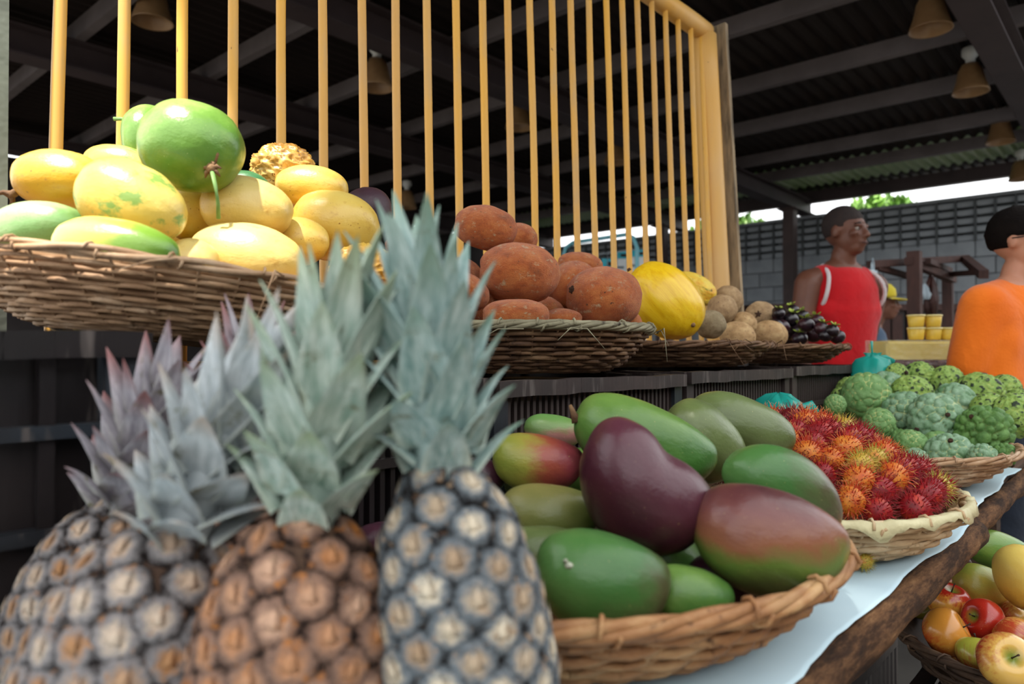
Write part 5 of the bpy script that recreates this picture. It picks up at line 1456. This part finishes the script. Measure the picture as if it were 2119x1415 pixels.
# things hanging on it
p = Q(1806, 545, 4.55)
bag('shopping_bag', p - Vector((0, 0, 0.165)), [(0.052, 0.0), (0.056, 0.03), (0.050, 0.08), (0.034, 0.12)], 36, 'white plastic shopping bag hanging from the end of the dark rack', M_wbag, 5, 0.016, sq=(1, 0.6),
    tip=[([(-0.02, 0, 0.11), (-0.022, 0, 0.165), (-0.008, 0, 0.195), (0.008, 0, 0.195), (0.022, 0, 0.165), (0.02, 0, 0.11)], [0.012, 0.008, 0.007, 0.007, 0.008, 0.012], 0.5)])
M_dark = simple('dark_sausage_skin', '#2e1712', '#452019', 12, 0.5)
p = Q(1926, 575, 4.8)
t = empty('hanging_bundle', p, 'dark bundle hanging from the rack between its two posts', 'bundle')
rs = random.Random(2)
for k in range(7):
    a = rs.random()*6; x, y = 0.05*math.cos(a)*rs.random(), 0.03*math.sin(a)
    MB().tube([(x*0.2, y*0.2, 0.02), (x, y, -0.06), (x*1.2, y, -0.14 - 0.07*rs.random()), (x*0.9, y, -0.26)], [0.006, 0.018, 0.024, 0.008], 8).build('strand', M_dark, t, True)
bag('shopping_bag', Q(1913, 600, 4.75) - Vector((0, 0, 0.06)), [(0.03, 0.0), (0.034, 0.03), (0.024, 0.07), (0.008, 0.1)], 36, 'small white plastic bag hanging beside the dark bundle', M_wbag, 6, 0.012)
# low dark cabinets along the far wall
for i, (px0, px1, d, lab) in enumerate(((1560, 1650, 8.0, 'low dark red counter at the far wall left of the person in red'), (1812, 1872, 7.0, 'low dark cabinet at the far wall behind the yellow cups'), (1880, 1990, 7.2, 'low dark cabinet at the far wall behind the wooden rack'))):
    a, b = W(px0, 625, depth=d), W(px1, 625, depth=d)
    t = empty('low_cabinet', Vector((a.x, a.y, 0)), lab, 'cabinet', 'low cabinets along the far wall'); wv = Vector((b.x - a.x, b.y - a.y, 0)); L = wv.length
    t.rotation_euler.z = math.atan2(wv.y, wv.x)
    h = a.z - 0.02
    MB().box((0, 0, 0), (L, 0.4, h - 0.06)).build('body', M_dcounter, t); MB().box((-0.03, -0.03, h - 0.06), (L + 0.03, 0.43, h)).build('top', M_dwood, t)
    MB().box((0.03, -0.015, 0.1), (L/2 - 0.01, 0.0, h - 0.1)).build('door', M_dwood, t); MB().box((L/2 + 0.01, -0.015, 0.1), (L - 0.03, 0.0, h - 0.1)).build('door', M_dwood, t)

# ------------------------------------------------------------------ teal trolley with bins seen through the rods
M_tpipe = simple('pale_teal_pipe', '#7fc0cc', '#6ab0be', 4, 0.4); M_cyan = simple('cyan_plastic', '#1fb3c6', '#18a3b6', 4, 0.4); M_wbin = simple('white_plastic', '#e6e9ea', '#d6dadb', 4, 0.4); M_print = simple('grey_print', '#6a7076', None, 4, 0.6); M_grate = simple('steel_wire', '#8f9aa0', '#7a858c', 6, 0.4)
tl, tr_ = Q(1165, 505, 6.6), Q(1318, 482, 6.0)
o0 = Vector((tl.x, tl.y, 0)); u = Vector((tr_.x - tl.x, tr_.y - tl.y, 0)); L = u.length; u.normalize()
t = empty('tube_trolley', o0, 'pale teal tube trolley with wire deck seen between the yellow rods', 'trolley'); t.rotation_euler.z = math.atan2(u.y, u.x)
H_ = tr_.z; hb = Q(1300, 566, 6.0).z
pts = [(0, 0, 0.12), (0, 0, H_ - 0.12), (0.035, 0, H_ - 0.035), (0.12, 0, H_), (L - 0.12, 0, H_), (L - 0.035, 0, H_ - 0.035), (L, 0, H_ - 0.12), (L, 0, 0.12)]
MB().tube(pts, 0.018, 10, up=(0, 1, 0)).build('frame', M_tpipe, t, True)
MB().box((0, -0.02, 0.12), (L, 0.55, 0.15)).build('deck', M_tpipe, t)
zz = Q(1300, 516, 6.0).z
m = MB(); m.bar((0, 0, zz), (L, 0, zz), 0.008, 0.008); 
for k in range(9): m.bar((L*k/8, 0, 0.15), (L*k/8, 0, zz), 0.005, 0.005, up=(0, 1, 0))
m.build('wire_side', M_grate, t)
for x in (0.08, L - 0.08):
    for y in (0.05, 0.48): MB().lathe([(0.0, -0.02), (0.06, -0.02), (0.06, 0.02), (0, 0.02)], 20, Matrix.Translation((x, y, 0.06)) @ Matrix.Rotation(math.pi/2, 4, 'X')).build('wheel', M_cable, t)
def bin_(px, py_top, py_lid, wpx, d, label):
    a = Q(px, py_top, d); kx = d / FPX; w = wpx * kx; zt = a.z; lid = (py_lid - py_top) * kx
    z0 = 0.152
    b = empty('storage_bin', Vector((a.x, a.y, z0)), label, 'bin', 'cyan lidded bins on the trolley'); b.rotation_euler.z = math.atan2(RT.y, RT.x)
    MB().box((-w/2, 0, 0), (w/2, 0.3, zt - z0 - lid)).build('body', M_wbin, b)
    MB().box((-w/2 - 0.008, -0.012, zt - z0 - lid), (w/2 + 0.008, 0.31, zt - z0)).build('lid', M_cyan, b)
    MB().box((-0.03, -0.02, zt - z0 - lid*0.75), (0.03, -0.012, zt - z0 - lid*0.35)).build('handle_slot', M_cable, b)
    MB().box((-0.07, -0.003, zt - z0 - lid - 0.085), (0.0, 0.0, zt - z0 - lid - 0.065)).build('print_mark', M_print, b)
bin_(1263, 535, 556, 30, 6.25, 'cyan lidded white bin leftmost on the trolley')
bin_(1291, 521, 535, 30, 6.2, 'cyan lidded white bin in the middle on the trolley')
bin_(1323, 517, 531, 30, 6.1, 'cyan lidded white bin rightmost on the trolley')

# ------------------------------------------------------------------ people
def skin_mat(name, a, b):
    m = Mat(name, 0.5, 0.4); m.color(m.mix(m.step(m.noise(6, 4, 0.6), 0.35, 0.65), a, b)); m.set(Subsurface_Weight=0.08, Subsurface_Scale=0.01); m.bump(m.noise(60, 3, 0.6), 0.08, 0.003); return m.m
def cloth_mat(name, a, b):
    m = Mat(name, 0.85, 0.2); m.color(m.mix(m.step(m.noise(4, 4, 0.6), 0.35, 0.65), a, b)); m.bump(m.math('ADD', m.noise(7, 3, 0.5, dist=0.8), m.math('MULTIPLY', m.noise(120, 2), 0.1)), 0.6, 0.02); m.set(Sheen_Weight=0.2); return m.m
def capsule(m, p, q, r0, r1, n=14):
    p, q = Vector(p), Vector(q)
    m.ball(p, r0, n, 8); m.ball(q, r1, n, 8); m.tube([p, q], [r0, r1], n)
def chain(m, pts, rr, n=14):
    for a, b, r0, r1 in zip(pts, pts[1:], rr, rr[1:]): capsule(m, a, b, r0, r1, n)
def remeshed(name, m, mat, parent, vox, smooth=4):
    o = m.build(name, mat, parent, True)
    r = o.modifiers.new('r', 'REMESH'); r.mode = 'VOXEL'; r.voxel_size = vox; r.use_smooth_shade = True
    s = o.modifiers.new('s', 'SMOOTH'); s.iterations = smooth; s.factor = 0.5
    return o
M_eye = simple('eye_white', '#8f857c', None, 4, 0.3); M_iris = simple('dark_iris', '#1d120d', None, 4, 0.2); M_lip = None
def person(label, loc, heading, ht, head_yaw, skin, shirt, pants, hair, arms, kind, hair_kind, head_pitch=0.0, bend=0.0, width=1.0, lip=None, glasses=False, cap=None, trim=None):
    """local frame: +X is where the chest faces, +Y the figure's left"""
    t = empty('person', loc, label, 'person'); t.rotation_euler.z = heading
    k = ht / 1.75
    def V(x, y, z):
        v = Vector((x, y * width, z))
        if bend and z > 0.95:     # lean forward at the hips
            d = v - Vector((0, 0, 0.95)); d = Matrix.Rotation(bend, 3, 'Y') @ d; v = d + Vector((0, 0, 0.95))
        return v * k
    m = MB()
    # legs
    for s in (1, -1):
        chain(m, [V(0, 0.095*s, 0.92), V(0.015, 0.10*s, 0.50), V(-0.02, 0.10*s, 0.09)], [0.088*k, 0.056*k, 0.038*k]); chain(m, [V(-0.04, 0.10*s, 0.045), V(0.14, 0.115*s, 0.035)], [0.042*k, 0.032*k])
        m.ball(V(-0.045, 0.10*s, 0.34), (0.052*k, 0.05*k, 0.10*k))
    # torso
    sec = [(0.90, 0.105, 0.165), (1.02, 0.10, 0.150), (1.15, 0.105, 0.155), (1.28, 0.115, 0.172), (1.38, 0.105, 0.175), (1.44, 0.075, 0.13)]
    rot = Matrix.Rotation(bend, 4, 'Y')
    fin = []
    for (z0, a0, b0), (z1, a1, b1) in zip(sec, sec[1:]):
        for q in range(4): f_ = q / 4; fin.append((z0 + (z1-z0)*f_, a0 + (a1-a0)*f_, b0 + (b1-b0)*f_))
    sec = fin + [sec[-1]]
    for z, a, b in sec: m.ball(V(0, 0, z), (a*k, b*k*width, 0.10*k), 18, 10, rot)
    chain(m, [V(-0.01, 0, 1.43), V(0.015, 0, 1.55)], [0.062*k, 0.056*k])
    for s in (1, -1): chain(m, [V(-0.01, 0.06*s, 1.46), V(-0.005, 0.185*s, 1.415)], [0.05*k, 0.062*k])
    # arms with hands: elbow, wrist, finger direction
    hands = []
    for s, (el, wr, fd, pn) in zip((1, -1), arms):
        sh = V(0, 0.195*s, 1.405); E = V(*el); Wr = V(*wr)
        chain(m, [sh, sh.lerp(E, 0.5), E], [0.062*k, 0.052*k, 0.040*k]); chain(m, [E, E.lerp(Wr, 0.35), Wr], [0.041*k, 0.041*k, 0.027*k])
        f = Vector(fd).normalized(); n = Vector(pn); n = (n - f * n.dot(f)).normalized(); side = f.cross(n)
        pc = Wr + f * 0.05 * k
        Mh = Matrix((f, side, n)).transposed().to_4x4()
        m.ball(pc, (0.055*k, 0.040*k, 0.017*k), 14, 8, Mh)
        for i, (o_, L) in enumerate(((-0.030, 0.062), (-0.010, 0.074), (0.010, 0.070), (0.029, 0.054))):
            b0 = pc + f*0.042*k + side*o_*k; b1 = b0 + f*L*0.5*k + n*0.010*k; b2 = b1 + f*L*0.42*k + n*0.026*k
            chain(m, [b0, b1, b2], [0.0098*k, 0.0092*k, 0.008*k], 10)
        b0 = pc - f*0.018*k - side*0.030*k*s; b1 = b0 - side*0.032*k*s + f*0.028*k + n*0.012*k; b2 = b1 + f*0.030*k + n*0.014*k - side*0.006*k*s
        chain(m, [b0, b1, b2], [0.014*k, 0.0115*k, 0.009*k], 10)
    # head
    hc = V(0.03, 0, 1.655); Hm = Matrix.Rotation(head_yaw, 4, 'Z') @ Matrix.Rotation(head_pitch, 4, 'Y')
    def Hp(x, y, z): return hc + Hm.to_3x3() @ (Vector((x, y, z)) * k)
    def hb_(c_, r): m.ball(Hp(*c_), tuple(q*k for q in r), 18, 12, Hm)
    hb_((-0.012, 0, 0.022), (0.098, 0.078, 0.094)); hb_((0.022, 0, -0.03), (0.070, 0.062, 0.078)); hb_((0.045, 0, -0.078), (0.042, 0.042, 0.035))
    hb_((0.078, 0, 0.020), (0.018, 0.055, 0.012))                        # brow
    chain(m, [Hp(0.088, 0, 0.008), Hp(0.108, 0, -0.028)], [0.009*k, 0.014*k]); 
    for s in (1, -1):
        hb_((0.098, 0.012*s, -0.030), (0.010, 0.009, 0.008)); hb_((0.066, 0.042*s, -0.018), (0.022, 0.022, 0.018)); hb_((-0.004, 0.079*s, -0.004), (0.020, 0.009, 0.032))
    hb_((0.088, 0, -0.056), (0.014, 0.025, 0.007)); hb_((0.086, 0, -0.068), (0.014, 0.022, 0.008))
    remeshed('body', m, skin, t, 0.0075, 3)
    for s in (1, -1):
        e = MB().ball(Hp(0.0755, 0.031*s, 0.003), 0.0112*k, 12, 8).build('eyeball', M_eye, t, True)
        MB().ball(Hp(0.0825, 0.031*s, 0.003), 0.0062*k, 10, 6).build('iris', M_iris, e, True)
        MB().tube([Hp(0.088, 0.014*s, 0.024), Hp(0.090, 0.032*s, 0.030), Hp(0.076, 0.052*s, 0.024)], [0.003*k, 0.0042*k, 0.002*k], 6).build('eyebrow', M_iris, t, True)
    MB().tube([Hp(0.094, -0.024, -0.062), Hp(0.1015, 0, -0.0615), Hp(0.094, 0.024, -0.062)], [0.002*k, 0.0052*k, 0.002*k], 8).build('mouth', lip, t, True)
    # hair
    h = MB(); 
    if hair_kind == 'short':
        h.ball(Hp(-0.018, 0, 0.034), (0.099*k, 0.083*k, 0.094*k), 30, 20, Hm)
    else:
        h.ball(Hp(-0.020, 0, 0.036), (0.106*k, 0.089*k, 0.102*k), 30, 20, Hm)
    inv = Hm.to_3x3().transposed()
    hv = []
    for v in h.v:
        q = inv @ (v - hc) / k
        if q.z < 0.045 - 0.9*min(0, q.x + 0.0) * 0 and q.x > 0.045: v = hc + (v - hc) * 0.80
        elif q.z < -0.03 or (q.z < 0.012 and q.x > -0.01): v = hc + (v - hc) * 0.80
        elif hair_kind != 'short': v = v + Vector((noise.noise(v*60), noise.noise(v*60 + Vector((3, 0, 0))), noise.noise(v*60 + Vector((0, 5, 0))))) * 0.006
        hv.append(v)
    h.v = hv; h.build('hair', hair, t, True)
    if glasses:
        g = MB()
        for s in (1, -1):
            ring = [Hp(0.106 - 0.004*abs(math.cos(a)), 0.034*s + 0.026*math.cos(a), 0.002 + 0.018*math.sin(a)) for a in [2*math.pi*i/16 for i in range(16)]]
            g.tube(ring, 0.0026*k, 6, closed=True, up=(0.3, 0.2, 0.9)); g.tube([Hp(0.100, 0.060*s, 0.008), Hp(0.05, 0.078*s, 0.010), Hp(-0.005, 0.086*s, 0.006)], 0.0028*k, 6)
        g.tube([Hp(0.107, -0.009, 0.004), Hp(0.110, 0, 0.007), Hp(0.107, 0.009, 0.004)], 0.0026*k, 6); g.build('glasses', M_cable, t, True)
    if cap:
        c_ = MB(); c_.lathe([(0.098*k, 0.0), (0.102*k, 0.02*k), (0.097*k, 0.06*k), (0.07*k, 0.092*k), (0.03*k, 0.105*k), (0.0001, 0.108*k)], 24, Matrix.Translation(Hp(-0.012, 0, 0.035)) @ Hm)
        vs = []; 
        n0 = len(c_.v)
        for i in range(13):
            a = -1.15 + 2.3*i/12
            for rr, zz in ((0.092, 0.002), (0.165, -0.012), (0.165, -0.018), (0.092, -0.004)): vs.append(Hp(-0.012 + rr*math.cos(a), rr*math.sin(a)*0.85, 0.035 + zz))
        c_.add(vs, [(i*4+j, i*4+(j+1) % 4, i*4+4+(j+1) % 4, i*4+4+j) for i in range(12) for j in range(4)]); c_.build('cap', cap, t, True)
    # shirt
    sm = MB()
    for z, a, b in [(0.80, 0.125, 0.178), (0.83, 0.12, 0.176), (0.86, 0.115, 0.172)] + sec[:-2]: sm.ball(V(0, 0, z), ((a+0.016)*k, (b+0.016)*k*width, 0.10*k), 20, 10, rot)
    if kind == 'tee':
        sm.ball(V(-0.004, 0, 1.435), (0.100*k, 0.17*k*width, 0.070*k), 20, 10, rot); sm.ball(V(-0.012, 0, 1.475), (0.080*k, 0.090*k, 0.040*k), 20, 10, rot)
        for s in (1, -1): chain(sm, [V(-0.01, 0.05*s, 1.46), V(-0.005, 0.17*s, 1.425)], [0.062*k, 0.07*k])
        for s in (1, -1): sm.ball(V(0, 0.15*s, 1.27), (0.105*k, 0.09*k, 0.14*k), 18, 10, rot)
        for s, (el, wr, fd, pn) in zip((1, -1), arms):
            sh = V(0, 0.19*s, 1.405); E = V(*el); chain(sm, [V(-0.01, 0.12*s, 1.36), V(-0.01, 0.15*s, 1.24), V(0, 0.14*s, 1.10)], [0.10*k, 0.105*k, 0.10*k]); chain(sm, [V(0, 0.08*s, 1.41), V(0, 0.15*s, 1.36), sh, sh.lerp(E, 0.78)], [0.085*k, 0.10*k, 0.088*k, 0.072*k])
    else:
        for s in (1, -1): chain(sm, [V(0.0, 0.085*s, 1.28), V(-0.005, 0.100*s, 1.425)], [0.112*k, 0.080*k])
    remeshed('shirt', sm, shirt, t, 0.011, 18 if kind == 'tee' else 8)
    if trim:
        for s in (1, -1):
            ring = [V(0.098*math.cos(a) - 0.004, (0.150 + 0.012*math.cos(2*a) - 0.02*math.sin(a))*s, 1.385 + 0.10*math.sin(a)) for a in [2*math.pi*i/24 for i in range(24)]]
            MB().tube(ring, 0.009*k, 8, closed=True, up=(0, 1, 0)).build('arm_trim', trim, t, True)
        ring = [V(-0.004 + 0.082*math.cos(a), 0.088*math.sin(a), 1.478 - 0.035*math.cos(a)) for a in [2*math.pi*i/24 for i in range(24)]]
        MB().tube(ring, 0.010*k, 8, closed=True).build('neck_trim', trim, t, True)
    pm = MB(); pm.ball(V(0, 0, 0.90), (0.122*k, 0.178*k*width, 0.09*k), 18, 10)
    for s in (1, -1): chain(pm, [V(0, 0.095*s, 0.90), V(0.012, 0.10*s, 0.50), V(-0.015, 0.10*s, 0.12)], [0.102*k, 0.074*k, 0.062*k])
    remeshed('trousers', pm, pants, t, 0.013, 3)
    for s in (1, -1):
        f = MB(); chain(f, [V(-0.05, 0.10*s, 0.048), V(0.05, 0.105*s, 0.05), V(0.155, 0.118*s, 0.042)], [0.048*k, 0.048*k, 0.040*k]); remeshed('shoe', f, M_dcounter, t, 0.012, 2)
    return t
S_dark = skin_mat('brown_skin_dark', '#5f3a2c', '#6f4634'); S_tan = skin_mat('tan_skin', '#b07a60', '#c08a70'); S_mid = skin_mat('brown_skin', '#6d4636', '#7d5442')
C_red = cloth_mat('red_jersey', '#c8141c', '#b01018'); C_or = cloth_mat('orange_cotton', '#f07a1e', '#e06a14'); C_blue = cloth_mat('grey_blue_cotton', '#5d7086', '#4e6076'); C_jean = cloth_mat('dark_denim', '#2c3442', '#232a36'); C_tr = cloth_mat('white_trim', '#d8d0d0', '#c8c0c0')
H_blk = simple('black_hair', '#0d0908', '#140f0d', 30, 0.9, 0.1, bump=0.5, bscale=90); H_stub = simple('cropped_hair', '#1e1412', '#2c1d18', 60, 0.8, bump=0.5, bscale=200)
LIPD = simple('dark_lips', '#4a2420', None, 4, 0.5); LIPT = simple('pink_lips', '#9a5a50', None, 4, 0.5)
C_yel = cloth_mat('yellow_cap', '#d8c83a', '#c8b52e')
right_h = math.atan2(RT.y, RT.x); cam_h = math.atan2(-FH.y, -FH.x)
p = W(1742, 600, depth=3.55)
person('person in a red sleeveless jersey with pale trim walking to the right', (p.x, p.y, 0), right_h - R(72), 1.79, R(14), S_dark, C_red, C_jean, H_stub,
       [((-0.10, 0.24, 1.13), (0.08, 0.25, 0.92), (0.4, 0, -0.9), (0, -1, 0)), ((0.02, -0.27, 1.12), (0.10, -0.27, 0.88), (0.3, 0, -0.95), (0, 1, 0))], 'tank', 'short', lip=LIPD, trim=C_tr)
p = W(2100, 600, depth=2.5)
person('person in an orange T-shirt and glasses at the right edge', (p.x, p.y, 0), right_h - R(62), 1.57, R(8), S_tan, C_or, C_jean, H_blk,
       [((0.06, 0.235, 1.12), (0.25, 0.18, 1.02), (1, -0.2, -0.1), (0, -1, 0)), ((-0.04, -0.26, 1.12), (0.18, -0.12, 1.02), (0.8, 0.6, -0.1), (0, 1, 0.3))], 'tee', 'full', lip=LIPT, glasses=True, width=1.06)
p = W(1768, 640, depth=4.3)
person('person in a grey blue shirt and yellow cap partly behind the one in red', (p.x, p.y, 0), right_h - R(20), 1.50, R(-5), S_mid, C_blue, C_jean, H_stub,
       [((0.12, 0.25, 1.16), (0.33, 0.18, 1.12), (1, 0, 0), (0, 0, -1)), ((0.10, -0.25, 1.15), (0.34, -0.22, 1.12), (1, 0, 0), (0, 0, -1))], 'tee', 'short', bend=0.2, lip=LIPD, cap=C_yel)
for o in SC.objects:
    if '_half' in o: del o['_half']
